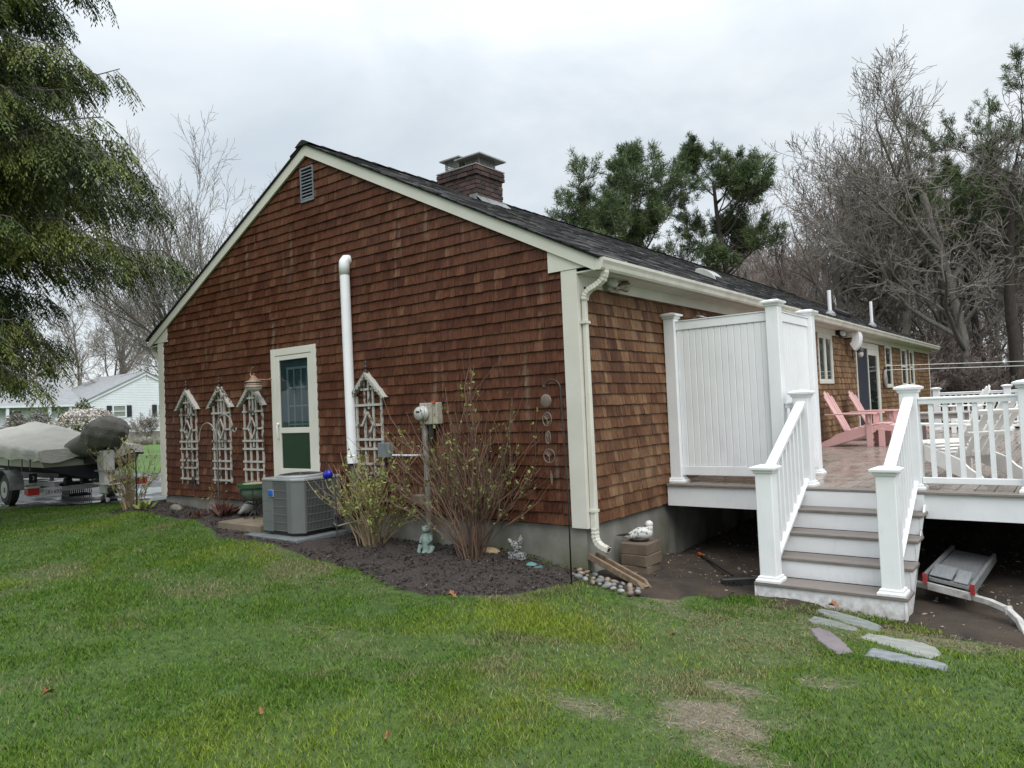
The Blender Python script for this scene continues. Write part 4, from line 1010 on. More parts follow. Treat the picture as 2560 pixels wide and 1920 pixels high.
MB().box(-2.19, -2.03, -.09, -.012, .13, .23).ob('lower_box', GREYPIPE, me_, bevel=.006)
jb = empty('disconnect_box', (-2.65, -.03, .7), 0, 'small grey electrical box between the trellis and the meter', 'electrical box')
MB().box(-2.745, -2.555, -.09, -.012, .635, .805).ob('box', PADM, jb, bevel=.006); MB().tube([(-2.555, -.04, .66), (-2.2, -.04, .66), (-2.05, -.045, .665)], .011, 8).ob('conduit', PVC, jb)
# ------------------------------------------------------------------ trellises
def trellis(xc, zb, lab, missing=False):
    t = empty('trellis', (xc, -.03, zb), 0, lab, 'trellis', 'house shaped trellises on the gable'); ze, za = 1.335, 1.64; w = .215; rr = random.Random(int(xc*100))
    y0, y1 = -.040, -.018
    for i, dx in enumerate((-w, -.075, .075, w)):
        top = za-.05-abs(dx)*.95 if abs(dx) < .1 else ze+.02
        lo = zb+rr.uniform(0, .05)
        MB().box(xc+dx-.014, xc+dx+.014, y0, y1, lo, top).ob('upright', CHIP, t)
    MB().box(xc-.015, xc+.015, y0+.001, y1-.001, 1.20, za-.06).ob('upright', CHIP, t); MB().box(xc-.013, xc+.013, y0+.001, y1-.001, .62+.14, .95).ob('upright', CHIP, t)
    for z in [ze+.085]: MB().box(xc-.12, xc+.12, y0-.011, y0-.0005, z, z+.028).ob('crossbar', CHIP, t)
    zs = [1.235, .83, .72, .545, .435, .27, .16]
    for z in zs:
        if z < zb+.02: continue
        MB().box(xc-w-.035, xc+w+.03, y0-.011, y0-.0005, z, z+.027).ob('crossbar', CHIP, t)
    for s_ in (-1, 1): MB().box(min(xc+s_*.085, xc+s_*(w+.02)), max(xc+s_*.085, xc+s_*(w+.02)), y0-.011, y0-.0005, 1.00, 1.027).ob('crossbar', CHIP, t)
    c = 1.02; q = .145; hw = .092
    D = [(0, q), (hw, 0), (0, -q), (-hw, 0)]
    for i in range(4):
        if missing and i in (2,): continue
        a, b = D[i], D[(i+1) % 4]; v = Vector((b[0]-a[0], b[1]-a[1])); nn = Vector((-v.y, v.x)).normalized()*.012
        P = [(xc+a[0]+nn.x, c+a[1]+nn.y), (xc+b[0]+nn.x, c+b[1]+nn.y), (xc+b[0]-nn.x, c+b[1]-nn.y), (xc+a[0]-nn.x, c+a[1]-nn.y)]
        MB().ext(P, 'y', y0-.023-.001*i, y0-.0115).ob('diamond_bar', CHIP, t)
    for s_ in (-1, 1):
        X = lambda d: xc+s_*d
        rf = MB().ext([(X(0), za), (X(.32), ze-.005), (X(.285), ze-.02), (X(0), za-.055)], 'y', -.09, -.012).ob('roof_board', CHIP, t)
        for k in range(3): MB().ext([(X(.0), za-.006-.0*k), (X(.322), ze-.011), (X(.322), ze-.019), (X(0), za-.014)], 'y', -.093-.001*k, -.089).ob('moulding', CHIP, rf) if k == 0 else None
        for k in range(7):
            f = (k+.6)/7.4; cx_, cz_ = .285*f, (za-.055)+(ze-.02-za+.055)*f
            MB().lathe([(.014, -.006), (.014, .006)], (0, 0, 0), 8, Matrix.Translation((X(cx_), -.084, cz_-.004)) @ Matrix.Rotation(R(90), 4, 'X')).ob('scallop', CHIP, rf)
    MB().lathe([(.03, 0), (.03, .012), (.014, .02), (.012, .04), (.03, .055), (.03, .066), (.01, .085), (.018, .10), (.014, .125), (.002, .14)], (xc, -.06, za-.004), 10).ob('finial', WOODDK, t, smooth=True)
trellis(-7.03, .195, 'white peeling trellis nearest the far corner of the gable')
trellis(-6.11, .20, 'white peeling trellis second from the far corner, behind the crook hooks')
trellis(-5.315, .20, 'white peeling trellis beside the door, under the copper lantern')
trellis(-2.93, .355, 'white trellis with a broken diamond, right of the white pipe', True)
# copper lantern
cl_ = empty('wall_lantern', (-5.0, -.1, 1.6), 0, 'copper onion lantern on the wall left of the storm door', 'lantern')
MB().lathe([(.055, 0), (.055, .012), (.03, .02)], (0, 0, 0), 16, Matrix.Translation((-4.86, -.003, 1.665)) @ Matrix.Rotation(R(90), 4, 'X')).ob('back_plate', COPPER, cl_)
MB().tube([(-4.86, -.02, 1.67), (-4.88, -.10, 1.66), (-4.93, -.19, 1.665), (-4.99, -.21, 1.69)], .008, 6).ob('arm', COPPER, cl_)
MB().lathe([(.002, .115), (.02, .11), (.06, .055), (.115, .03), (.12, .022), (.09, .02)], (-5.0, -.21, 1.61), 18).ob('cap', COPPER, cl_, smooth=True)
MB().lathe([(.088, .02), (.115, -.03), (.10, -.075), (.05, -.10), (.01, -.105)], (-5.0, -.21, 1.61), 18).ob('glass_globe', LAMP, cl_, smooth=True)
for z in (-.03, .0): MB().lathe([(.118, z-.006), (.122, z), (.118, z+.006)], (-5.0, -.21, 1.60), 18).ob('band', COPPER, cl_)
MB().tube([(-5.0+.07*math.cos(a), -.21, 1.76+.075*math.sin(a)) for a in [R(d) for d in range(-80, -290, -15)]], .006, 5).ob('hook', COPPER, cl_)
MB().tube([(-5.0+.02*math.cos(a), -.21, 1.735+.02*math.sin(a)) for a in [R(d) for d in range(-90, 271, 30)]], .004, 5).ob('ring', COPPER, cl_)
# ------------------------------------------------------------------ air conditioner
ap = MB().box(-4.42, -3.38, -.78, -.03, -.33, -.245).ob('equipment_pad', PADM, None, bevel=.008, origin=(-3.9, -.4, -.33), label='grey plastic pad under the air conditioner', cat='pad')
ac = empty('air_conditioner', (-3.85, -.36, -.245), 0, 'grey outdoor air conditioner with louvred sides and a blue badge', 'air conditioner')
X0, X1, Y0, Y1, Z0, Z1 = -4.19, -3.475, -.665, -.055, -.205, .405; ch = .085
ring = [(X0+.02, Y0), (X1-ch*1.6, Y0), (X1, Y0+ch), (X1, Y1-.02), (X1-.02, Y1), (X0+.02, Y1), (X0, Y1-.02), (X0, Y0+.02)]
ins_ = lambda d: [(X0+.02+d, Y0+d), (X1-ch*1.6-d*.6, Y0+d), (X1-d, Y0+ch+d*.6), (X1-d, Y1-.02-d), (X1-.02-d, Y1-d), (X0+.02+d, Y1-d), (X0+d, Y1-.02-d), (X0+d, Y0+.02+d)]
MB().ext(ins_(.03), 'z', Z0, Z1).ob('coil', DARKIN, ac); MB().ext(ins_(.05), 'z', -.244, Z0).ob('base', BLACK, ac)
# front: solid strip, louvre panel, corner post, right louvre
MB().box(X0, -3.985, Y0, Y0+.028, Z0, Z1).ob('corner_panel', ACM, ac, bevel=.004)
for i in range(4): MB().box(X0+.01, -3.995, Y0-.003, Y0, Z0+.12+i*.12, Z0+.124+i*.12).ob('pressed_rib', ACM, ac)
MB().ext([(-3.695, Y0), (X1-ch*1.6, Y0), (X1, Y0+ch), (X1, Y0+ch+.02), (X1-.03, Y0+ch+.02), (X1-ch*1.6, Y0+.03), (-3.695, Y0+.03)], 'z', Z0, Z1).ob('corner_panel', ACM, ac)
MB().box(X1-.028, X1, Y1-.10, Y1, Z0, Z1).ob('corner_panel', ACM, ac); MB().box(X0, X0+.028, Y0+.03, Y1, Z0, Z1).ob('side_panel', ACM, ac); MB().box(X0+.03, X1-.03, Y1-.02, Y1, Z0, Z1).ob('rear_panel', ACM, ac)
def louvre(ax, a0, a1, c, nv, nh):
    B = (lambda u0, u1, d0, d1, z0, z1: MB().box(u0, u1, c+d0, c+d1, z0, z1)) if ax == 'x' else (lambda u0, u1, d0, d1, z0, z1: MB().box(c-d1, c-d0, u0, u1, z0, z1))
    for i in range(nh+1):
        z = Z0+.02+(Z1-Z0-.05)*i/nh; B(a0, a1, .001, .012, z-.0045, z+.0045).ob('louvre_rail', ACM, ac)
    for i in range(nv+1):
        u = a0+(a1-a0)*i/nv; e = .010 if i in (0, nv) else .0031
        B(u-e, u+e, .003, .014, Z0+.012, Z1-.012).ob('louvre_bar', ACM, ac)
louvre('x', -3.985, -3.695, Y0, 17, 6); louvre('y', Y0+ch+.02, Y1-.10, X1, 20, 6)
tp = MB().ext([(p[0]+(.008 if p[0] > -3.8 else -.008), p[1]+(.008 if p[1] > -.3 else -.008)) for p in ring], 'z', Z1-.012, Z1+.022).ob('top_cover', ACT, ac, bevel=.008)
MB().lathe([(.285, .0), (.28, .022), (.26, .034), (.25, .03)], (-3.84, -.36, Z1+.018), 36).ob('fan_ring', ACT, tp, smooth=True)
fg = MB()
for i in range(28):
    a = 2*math.pi*i/28; fg.tube([(-3.84+.04*math.cos(a), -.36+.04*math.sin(a), Z1+.062), (-3.84+.15*math.cos(a+.1), -.36+.15*math.sin(a+.1), Z1+.06), (-3.84+.26*math.cos(a+.2), -.36+.26*math.sin(a+.2), Z1+.047)], .0035, 4)
for q in (.08, .15, .21): fg.tube([(-3.84+q*math.cos(R(d)), -.36+q*math.sin(R(d)), Z1+.064-.02*(q/.26)**2) for d in range(0, 361, 15)], .0035, 4)
fg.ob('fan_grille', BLACK, tp, kind='stuff')
MB().box(-4.035, -3.955, Y0-.022, Y0-.001, .215, .285).ob('badge', BLUE, ac, bevel=.008); MB().box(-4.042, -3.945, Y0-.012, Y0-.0005, .208, .292).ob('badge_frame', ACT, ac)
hose = empty('refrigerant_line', (-3.3, -.1, -.1), 0, 'black insulated pipe from the air conditioner to the wall', 'pipe'); MB().tube([(-3.47, -.13, -.08), (-3.38, -.15, -.07), (-3.25, -.12, -.02), (-3.1, -.05, .03), (-3.05, .0, .03)], .028, 8).ob('insulation', BLACK, hose, smooth=True); MB().tube([(-3.47, -.18, -.15), (-3.35, -.22, -.17), (-3.15, -.15, -.12), (-3.0, -.02, -.1)], .012, 8).ob('whip', GREYPIPE, hose, smooth=True)
# stoop
MB().box(-5.19, -4.27, -.67, -.001, -.40, -.16).ob('door_stoop', SLAB, None, bevel=.008, origin=(-4.6, -.4, -.4), label='low stained concrete stoop in front of the storm door', cat='step')
PX, PY = -5.0, -.24
pt = empty('planter', (PX, PY, -.16), 0, 'green glazed bowl planter on a scrolled iron stand', 'planter')
GRNP = mk('green_glaze', (.075, .11, .085), (.045, .075, .055), .3, 8)
MB().lathe([(.02, .0), (.10, .01), (.175, .07), (.19, .13), (.18, .185), (.20, .20), (.195, .215), (.165, .205), (.15, .12)], (PX, PY, .06), 22).ob('bowl', GRNP, pt, smooth=True)
MB().lathe([(.215, 0), (.225, .05), (.21, .055), (.195, .03)], (PX, PY, .245), 22).ob('rim', mk('green_plastic_pot', (.025, .085, .045), None, .5), pt); MB().lathe([(.16, 0), (.15, .01)], (PX, PY, .285), 20).ob('cork_lid', mk('tan_lid', (.45, .30, .17), None, .7), pt)
for i in range(6):
    a = 2*math.pi*i/6+.3; c_, s_ = math.cos(a), math.sin(a)
    MB().tube([(PX+.2*c_, PY+.2*s_, 0.225), (PX+.2*c_, PY+.2*s_, 0.115), (PX+.13*c_, PY+.13*s_, 0.045), (PX+.03*c_, PY+.03*s_, 0.015), (PX+.03*c_, PY+.03*s_, -0.065), (PX+.10*c_, PY+.10*s_, -0.145), (PX+.15*c_, PY+.15*s_, -0.155), (PX+.16*c_, PY+.16*s_, -0.130)], .007, 5).ob('stand_rod', BLACK, pt)
STONE = mk('pale_cast_stone', (.36, .35, .33), (.20, .20, .185), .85, 14, bmp=.5, bscale=60)
rb = empty('garden_statue', (-5.3, -.12, -.16), 0, 'pale stone reclining animal figure beside the planter stand', 'statue')
m = MB(); m.tube([(-.15, -.05, .03), (-.07, -.03, .08), (.03, .0, .14), (.11, .03, .18)], [.03, .07, .085, .05], 10); m.ball((.14, .04, .21), (.045, .04, .05)); m.tube([(-.02, -.08, .10), (-.10, -.09, .04), (-.18, -.09, .02)], [.04, .03, .012], 8); m.ob('body', STONE, rb, smooth=True, local=True)
# ------------------------------------------------------------------ shepherd hooks, ornaments
def crook(name, pts, r, mat, label, cat='hook', extra=None):
    e = empty(name, pts[0], 0, label, cat); MB().tube(pts, r, 6).ob('rod', mat, e, smooth=True)
    for ex in (extra or []): MB().tube(ex, r, 6).ob('arm', mat, e, smooth=True)
    return e
def arc(cx, cz, r, a0, a1, y, n=10): return [(cx+r*math.cos(R(a0+(a1-a0)*i/n)), y, cz+r*math.sin(R(a0+(a1-a0)*i/n))) for i in range(n+1)]
hk = crook('shepherd_hook', [(.03, -.35, -.48), (.035, -.35, .34), (.005, -.35, 1.2)]+arc(-.082, 1.29, .088, -10, 165, -.35), .008, BLACK, 'dark shepherd hook holding the wind chime at the house corner', extra=[[(.03, -.35, -.42), (-.06, -.36, -.44), (-.16, -.38, -.46)]])
MB().ball((-.172, -.35, 1.32), .02, 8, 6).ob('tip', RUST, hk)
BRONZE = mk('aged_bronze', (.17, .13, .105), (.10, .08, .068), .5, 30)
wc = empty('wind_chime', (-.155, -.35, .5), 0, 'string of bronze tree discs hanging from the hook', 'wind chime')
MB().tube([(-.168, -.35, 1.31), (-.158, -.35, 1.0), (-.145, -.35, .55)], .0015, 4).ob('cord', BLACK, wc)
def disc(zc, r, tree, squash=1.):
    xc = -.16+(1.19-zc)*.022
    if not tree:
        MB().ball((xc, -.35, zc), (r, .012, r), 18, 10).ob('disc', BRONZE, wc, smooth=True); return
    MB().tube([(xc+r*squash*math.cos(R(a)), -.35, zc+r*math.sin(R(a))) for a in range(0, 361, 20)], .005, 5).ob('ring', BRONZE, wc)
    m = MB(); m.tube([(xc, -.35, zc-r), (xc, -.35, zc-.1*r)], .005, 5)
    for a in (35, 62, 90, 118, 145): m.tube([(xc, -.35, zc-.15*r), (xc+.5*r*squash*math.cos(R(a)), -.35, zc+.4*r*math.sin(R(a))), (xc+.95*r*squash*math.cos(R(a)), -.35, zc+.95*r*math.sin(R(a)))], .0035, 4)
    m.ob('tree_motif', BRONZE, wc)
disc(1.19, .063, 0); disc(1.024, .062, 1, .8); disc(.86, .058, 1, .45); disc(.69, .062, 1)
MB().ext([(-.14, .56), (-.12, .50), (-.132, .42), (-.148, .50)], 'y', -.352, -.348).ob('tail', BRONZE, wc)
crook('shepherd_hook', [(-5.955, -.2, -.18), (-5.97, -.2, 1.0)]+arc(-5.76, 1.02, .205, 180, 0, -.2)+arc(-5.51, 1.02, .045, 180, 380, -.2, 6), .010, GREYPIPE, 'grey twin crook hook in front of the second trellis', extra=[[(-5.97, -.2, .82)]+arc(-6.21, .89, .225, 10, 180, -.2)+arc(-6.475, .88, .04, 0, -190, -.2, 6)])
crook('shepherd_hook', [(-7.85, -.45, -.25), (-7.86, -.45, .6)]+arc(-8.0, .62, .14, 0, 160, -.45)+arc(-8.2, .60, .07, -10, -190, -.45, 6), .010, BLACK, 'black crook hook among canes at the far corner of the house')
gl = empty('gazing_ball', (-8.35, -.35, .1), 0, 'mauve glass ball on a thin stake by the far corner', 'ornament'); MB().ball((-8.34, -.40, .28), .075, 14, 10).ob('ball', mk('mauve_glass', (.20, .13, .16), (.13, .09, .12), .15), gl, smooth=True); MB().tube([(-8.34, -.40, .21), (-8.3, -.40, -.3)], .006, 5).ob('stake', BLACK, gl)
wcs = empty('lizard_ornament', (-7.05, -.06, .3), 0, 'dark iron gecko ornament hung on the first trellis', 'ornament'); m = MB(); m.tube([(-6.93, -.06, .66), (-6.95, -.065, .58), (-6.92, -.06, .5), (-6.86, -.06, .47)], .008, 5); m.tube([(-6.95, -.06, .64), (-7.04, -.06, .60), (-7.1, -.06, .55)], .006, 5); m.ball((-6.87, -.07, .27), (.045, .02, .06), 8, 6); m.tube([(-6.87, -.07, .27), (-6.9, -.07, .15)], .006, 5); m.tube([(-6.85, -.07, .25), (-6.82, -.07, .14)], .006, 5); m.tube([(-6.93, -.06, .62), (-6.93, -.06, .66), (-6.90, -.06, .70), (-6.87, -.06, .66)], .005, 5); m.ob('figure', BLACK, wcs)
gb = empty('gazing_ball', (-3.0, -.62, -.2), 0, 'cobalt blue glass bulb on a curled stake beside the air conditioner', 'ornament')
MB().ball((-3.035, -.6, .48), (.042, .04, .05), 12, 8).ob('bulb', BLUEGL, gb, smooth=True); MB().ball((-2.985, -.6, .49), (.045, .043, .052), 12, 8).ob('bulb', BLUEGL, gb, smooth=True)
MB().tube([(-2.88, -.6, -.32), (-2.88, -.6, .5)], .007, 5).ob('stake', RUST, gb); MB().tube([(-3.01, -.6, .53), (-3.01, -.6, .60), (-2.97, -.6, .64), (-2.93, -.6, .60)]+[(-3.01, -.6, .60), (-3.04, -.6, .63)], .004, 5).ob('curl', RUST, gb)
# frog / toad figure
JADE = mk('verdigris_cast_stone', (.28, .36, .32), (.15, .21, .18), .8, 18, bmp=.5, bscale=50)
fg_ = empty('garden_statue', (-1.78, -.31, -.34), 0, 'verdigris stone seated frog figure in the mulch between the two shrubs', 'statue'); x, y, z = -1.775, -.31, -.345
m = MB(); m.lathe([(.075, 0), (.078, .02), (.06, .03), (.052, .07), (.06, .12), (.055, .17), (.042, .21), (.03, .225)], (x, y, z), 14); m.ball((x, y-.01, z+.262), (.046, .05, .042), 12, 8)
for s_ in (-1, 1):
    m.ball((x+s_*.024, y-.034, z+.283), .013, 8, 6); m.tube([(x+s_*.05, y, z+.20), (x+s_*.075, y-.02, z+.15), (x+s_*.05, y-.055, z+.12)], [.02, .018, .014], 7)
    m.tube([(x+s_*.04, y, z+.07), (x+s_*.09, y-.02, z+.075), (x+s_*.085, y-.05, z+.03), (x+s_*.05, y-.07, z+.015)], [.03, .03, .022, .016], 7)
m.ob('body', JADE, fg_, smooth=True)
gs = empty('garden_statue', (-.71, -.16, -.32), 0, 'mottled grey hen figure on a lettered plinth against the foundation', 'statue'); x, y, z = -.715, -.16, -.325
MOT = mk('mottled_stone', (.34, .34, .33), (.06, .06, .06), .85, 60, lo=.42, hi=.56)
MB().box(x-.09, x+.09, y-.035, y+.035, z, z+.065).ob('plinth', MOT, gs, bevel=.004)
m = MB(); m.ball((x-.01, y, z+.125), (.075, .04, .05), 12, 8); m.tube([(x-.06, y, z+.14), (x-.09, y, z+.175), (x-.1, y, z+.19)], [.03, .02, .006], 7); m.tube([(x+.04, y, z+.14), (x+.045, y, z+.19), (x+.05, y, z+.205)], [.032, .02, .012], 7); m.tube([(x, y, z+.06), (x, y, z+.1)], [.04, .03], 8); m.ob('hen', MOT, gs, smooth=True)
MB().ext([(x+.03, z+.20), (x+.075, z+.195), (x+.06, z+.205), (x+.052, z+.235), (x+.04, z+.22)], 'y', y-.006, y+.006).ob('comb', STONE, gs)
sf = empty('garden_statue', (-.52, -.20, -.365), 0, 'teal turtle shaped stepping stone lying on the mulch near the corner', 'ornament'); TEALS = mk('teal_stone', (.11, .26, .235), (.07, .18, .16), .7, 16, bmp=.3)
m = MB(); m.ball((0, 0, 0), (.065, .05, .035), 12, 8); m.ext([(-.12, .0), (-.09, -.05), (0, -.065), (.10, -.055), (.125, .01), (.07, .06), (-.06, .065)], 'z', -.012, .004); m.ob('turtle', TEALS, sf, local=True, smooth=False)
m = MB(); m.ball((0, 0, 0), (.11, .07, .05), 9, 6); rk = m.ob('stone', mk('tan_fieldstone', (.42, .32, .19), (.30, .22, .13), .85, 6, bmp=.4, bscale=30), None, origin=(0, 0, 0), label='tan fieldstone on the mulch behind the right shrub', cat='stone'); rk.location = (-1.08, -.12, -.30); rk.rotation_euler = (.15, .1, .3); rk.name = 'fieldstone'
m = MB(); m.ball((0, 0, 0), (.16, .07, .07), 9, 6); rk = m.ob('fieldstone', mk('grey_fieldstone', (.20, .18, .15), (.12, .11, .09), .85, 6, bmp=.4, bscale=30), None, label='grey fieldstone half sunk in the bed below the first trellis', cat='stone'); rk.location = (-7.2, -.18, -.16)
# gull on blocks
BLK = mk('brown_concrete_block', (.155, .115, .08), (.10, .075, .052), .9, 7, bmp=.5, bscale=80)
for k in range(3):
    M = Matrix.Rotation(R((4, -3, 2)[k]), 4, 'Z')
    b_ = MB().cb((0, 0, .0525), (.28, .30, .105), M).ob('paving_block', BLK, None, bevel=.006, label='brown concrete block under the gull figure, '+('lowest of three', 'middle of three', 'topmost of three')[k], cat='block', group='stacked concrete blocks'); b_.location = (.215+(0, .01, .0)[k], .60+(0, .0, .01)[k], -.53+k*.106)
gu = empty('gull_figure', (.21, .6, -.212), R(200), 'white and grey gull figure resting on the stacked blocks', 'statue')
GUL = mk('gull_paint', (.62, .62, .60), (.16, .16, .16), .7, 30, lo=.5, hi=.62); 
m = MB(); m.tube([(.17, .0, .05), (.10, .0, .05), (.0, 0, .075), (-.09, .0, .085), (-.13, 0, .08)], [(.008, .012), (.028, .035), (.062, .068), (.06, .062), (.03, .03)], 12); m.ob('body', GUL, gu, smooth=True, local=True)
m = MB(); m.tube([(-.10, 0, .10), (-.105, -.01, .14), (-.10, -.02, .165)], [.035, .032, .02], 10); m.ball((-.10, -.012, .165), (.04, .036, .036), 12, 8); m.ob('head', mk('gull_head_white', (.66, .66, .63), (.50, .50, .48), .6, 30), gu, smooth=True, local=True)
MB().tube([(-.085, -.045, .155), (-.06, -.065, .145), (-.045, -.07, .135)], [.012, .009, .002], 6).ob('beak', BLACK, gu, local=True)
MB().tube([(.08, .0, .068), (.16, .0, .06), (.22, .0, .055)], [(.012, .04), (.010, .028), (.003, .01)], 8).ob('wing_tips', BLACK, gu, local=True)
MB().ball((0, 0, .02), (.10, .055, .03), 12, 6).ob('base', BLACK, gu, local=True)
# splash trough and river stones
sb = empty('splash_trough', (.25, -.03, -.47), 0, 'tilted weathered timber splash trough under the downspout', 'splash block')
OLDW = mk('weathered_timber', (.22, .155, .10), (.12, .085, .055), .85, 4, stretch=(5, 14, 5), bmp=.4, bscale=30)
a, b = Vector((-.02, .07, -.30)), Vector((.66, -.12, -.475)); d = (b-a).normalized(); s_ = Vector((0, 0, 1)).cross(d).normalized(); u = d.cross(s_)
for off in (-.035, .055):
    P = [(0, 0), (d*0+u*.07)] if 0 else None
    L_ = (b-a).length
    m = MB(); prof = [(0, 0), (L_-.0, 0), (L_-.10, .052), (0.01, .06)]
    vs = [a+d*p[0]+u*p[1]+s_*(off+e) for e in (-.014, .014) for p in prof]
    m.add(vs, [(0, 1, 2, 3), (7, 6, 5, 4), (0, 4, 5, 1), (1, 5, 6, 2), (2, 6, 7, 3), (3, 7, 4, 0)]).ob('side_board', OLDW, sb, bevel=.004)
vs = [a+d*p+s_*e+u*h for h in (.004, .02) for p, e in ((.02, -.02), (L_-.02, -.02), (L_-.02, .04), (.02, .04))]
MB().add(vs, [(3, 2, 1, 0), (4, 5, 6, 7), (0, 1, 5, 4), (2, 3, 7, 6)]).ob('floor_board', OLDW, sb)
RV = [mk('river_stone_'+n_, c_, tuple(q*.72 for q in c_), .55, 18, rn=.2) for n_, c_ in (('grey', (.15, .155, .165)), ('tan', (.23, .18, .135)), ('white', (.30, .295, .275)), ('rose', (.19, .135, .115)))]
rr = random.Random(4); protos = []
for q in range(4):
    m = MB(); m.ball((0, 0, 0), (.05, .034, .027), 9, 6)
    m.v = [(p[0]*(1+.12*math.sin(7*p[1]*30+q)), p[1]*(1+.1*math.sin(5*p[0]*30+q)), p[2]) for p in m.v]
    protos.append(m)
k = 0
for row in range(3):
    for i in range(9):
        t = (i+.5*(row % 2)+rr.uniform(-.15, .15))/8.0
        px_ = -.06+t*.72-row*.03*.3; py_ = -.10-.25*t-row*.055+rr.uniform(-.012, .012)+.05
        if row == 3 and rr.random() < .45: continue
        o = protos[k % 4].ob('river_stone', RV[rr.choice((0, 0, 1, 1, 2, 3))], None, smooth=True, label='smooth river stone in the pile below the splash trough', cat='stone', group='river stones')
        o.location = (px_, py_, gzf(px_, py_)+.022+.016*(3-row)*.5); o.rotation_euler = (rr.uniform(-.4, .4), rr.uniform(-.4, .4), rr.uniform(0, 6.3)); s_c = rr.uniform(.5, .95); o.scale = (s_c*rr.uniform(.75, 1.15), s_c*rr.uniform(.8, 1.2), s_c); k += 1
# flagstones
FS = [mk('green_grey_slate', (.22, .245, .225), (.13, .15, .14), .6, 5, stretch=(1, 4, 1), bmp=.5, bscale=16, bstretch=(1, 3, 1), dist=.01), mk('mauve_slate', (.20, .172, .178), (.14, .122, .128), .65, 6, bmp=.5, bscale=20, dist=.01), mk('pale_slate', (.30, .305, .28), (.19, .20, .185), .6, 5, stretch=(1, 3, 1), bmp=.5, bscale=16, dist=.01), mk('blue_grey_slate', (.24, .26, .27), (.13, .145, .155), .6, 5, stretch=(2, 5, 1), bmp=.6, bscale=16, dist=.01)]
for poly, mt, lab in zip(FLAG, (FS[0], FS[0], FS[1], FS[2], FS[3]), ('long green grey flagstone right against the bottom step', 'narrow green grey flagstone just in front of the longest one by the step', 'mauve wedge shaped flagstone left of the others', 'broad pale flagstone with a rounded right end', 'straight blue grey flagstone nearest the camera')):
    cx_ = sum(p[0] for p in poly)/len(poly); cy_ = sum(p[1] for p in poly)/len(poly); n = len(poly); rr = random.Random(int(cx_*1000))
    sub = []
    for i in range(n):
        p, q = poly[i], poly[(i+1) % n]; sub.append(p)
        for f in (.33, .67): sub.append((p[0]+(q[0]-p[0])*f+rr.uniform(-.005, .005), p[1]+(q[1]-p[1])*f+rr.uniform(-.005, .005)))
    z = [gzf(p[0], p[1]) for p in sub]; nn = len(sub)
    inner = [(cx_+(p[0]-cx_)*.93, cy_+(p[1]-cy_)*.93) for p in sub]
    vs = [(p[0], p[1], zz-.03) for p, zz in zip(sub, z)]+[(p[0], p[1], zz+.002+rr.uniform(-.003, .003)) for p, zz in zip(sub, z)]+[(p[0], p[1], zz+.010+rr.uniform(-.003, .003)) for p, zz in zip(inner, z)]+[(cx_, cy_, gzf(cx_, cy_)+.011)]
    fs = [(i, (i+1) % nn, nn+(i+1) % nn, nn+i) for i in range(nn)]+[(nn+i, nn+(i+1) % nn, 2*nn+(i+1) % nn, 2*nn+i) for i in range(nn)]+[(2*nn+i, 2*nn+(i+1) % nn, 3*nn) for i in range(nn)]
    if sum(poly[i][0]*poly[(i+1) % n][1]-poly[(i+1) % n][0]*poly[i][1] for i in range(n)) < 0: fs = [tuple(reversed(f)) for f in fs]
    MB().add(vs, fs).ob('flagstone', mt, None, origin=(cx_, cy_, gzf(cx_, cy_)), label=lab, cat='flagstone', group='flagstone path')
# broom, tub
bm_ = empty('push_broom', (1.05, .75, -.58), 0, 'black broom with an orange grip lying on the dirt under the deck', 'broom')
MB().tube([(.36, 1.66, -.52), (1.0, .93, -.53)], .013, 8).ob('handle', BLACK, bm_); MB().tube([(.33, 1.70, -.52), (.40, 1.615, -.52)], .016, 8).ob('grip', mk('orange_plastic', (.62, .10, .02), None, .4), bm_)
M = Matrix.Translation((1.14, .78, -.56)) @ Matrix.Rotation(R(38), 4, 'Z'); MB().cb((0, .03, .03), (.36, .05, .04), M).ob('head', BLACK, bm_, bevel=.01)
rr = random.Random(2); m = MB()
for i in range(90):
    u_ = -.17+.34*rr.random(); m.tube([(u_, .01, .03), (u_+rr.uniform(-.01, .01), -.05, .005), (u_+rr.uniform(-.03, .03), -.11-rr.uniform(0, .03), -.02)], [.004, .004, .002], 3, M=M)
m.ob('bristles', BLACK, bm_, kind='stuff')
tbm = empty('plastic_tub', (.95, 3.0, -.6), 0, 'shallow grey plastic tub in the shadow under the deck', 'tub'); MB().lathe([(.27, 0), (.33, .12), (.35, .13), (.35, .145), (.32, .14), (.26, .02), (.002, .02)], (.95, 2.75, -.6), 22, sc_=(1, .7)).ob('basin', mk('grey_tub', (.22, .22, .21), None, .5), tbm, smooth=True)
# planks on curved white frame under the deck
kr = empty('plank_rack', (2.8, 1.0, -.62), 0, 'white tubular frame with a curved leg carrying aluminium planks under the deck', 'frame')
WTUBE = mk('scuffed_white_tube', (.52, .51, .48), (.36, .35, .33), .5, 16, rn=.05)
MB().tube([(2.2, 1.20, -.44), (2.62, 1.03, -.47), (2.92, .905, -.485), (3.06, .83, -.495), (3.17, .74, -.515), (3.245, .64, -.56), (3.285, .53, -.62), (3.30, .47, -.67)], .022, 4, sq=True).ob('curved_tube', WTUBE, kr, bevel=.004)
MB().tube([(3.17, .745, -.49), (3.185, .725, -.545)], .03, 8).ob('clamp', WTUBE, kr)
A, B_ = Vector((2.615, 1.0, -.41)), Vector((2.93, .865, -.43)); dd = (B_-A).normalized(); ba = Vector((.03, 1, 0)).normalized()
RED = mk('red_reflector', (.42, .03, .03), (.30, .02, .02), .25); ALU = mk('dull_aluminium', (.34, .35, .36), (.24, .25, .26), .4, 10, metal=.5, stretch=(8, 1, 8))
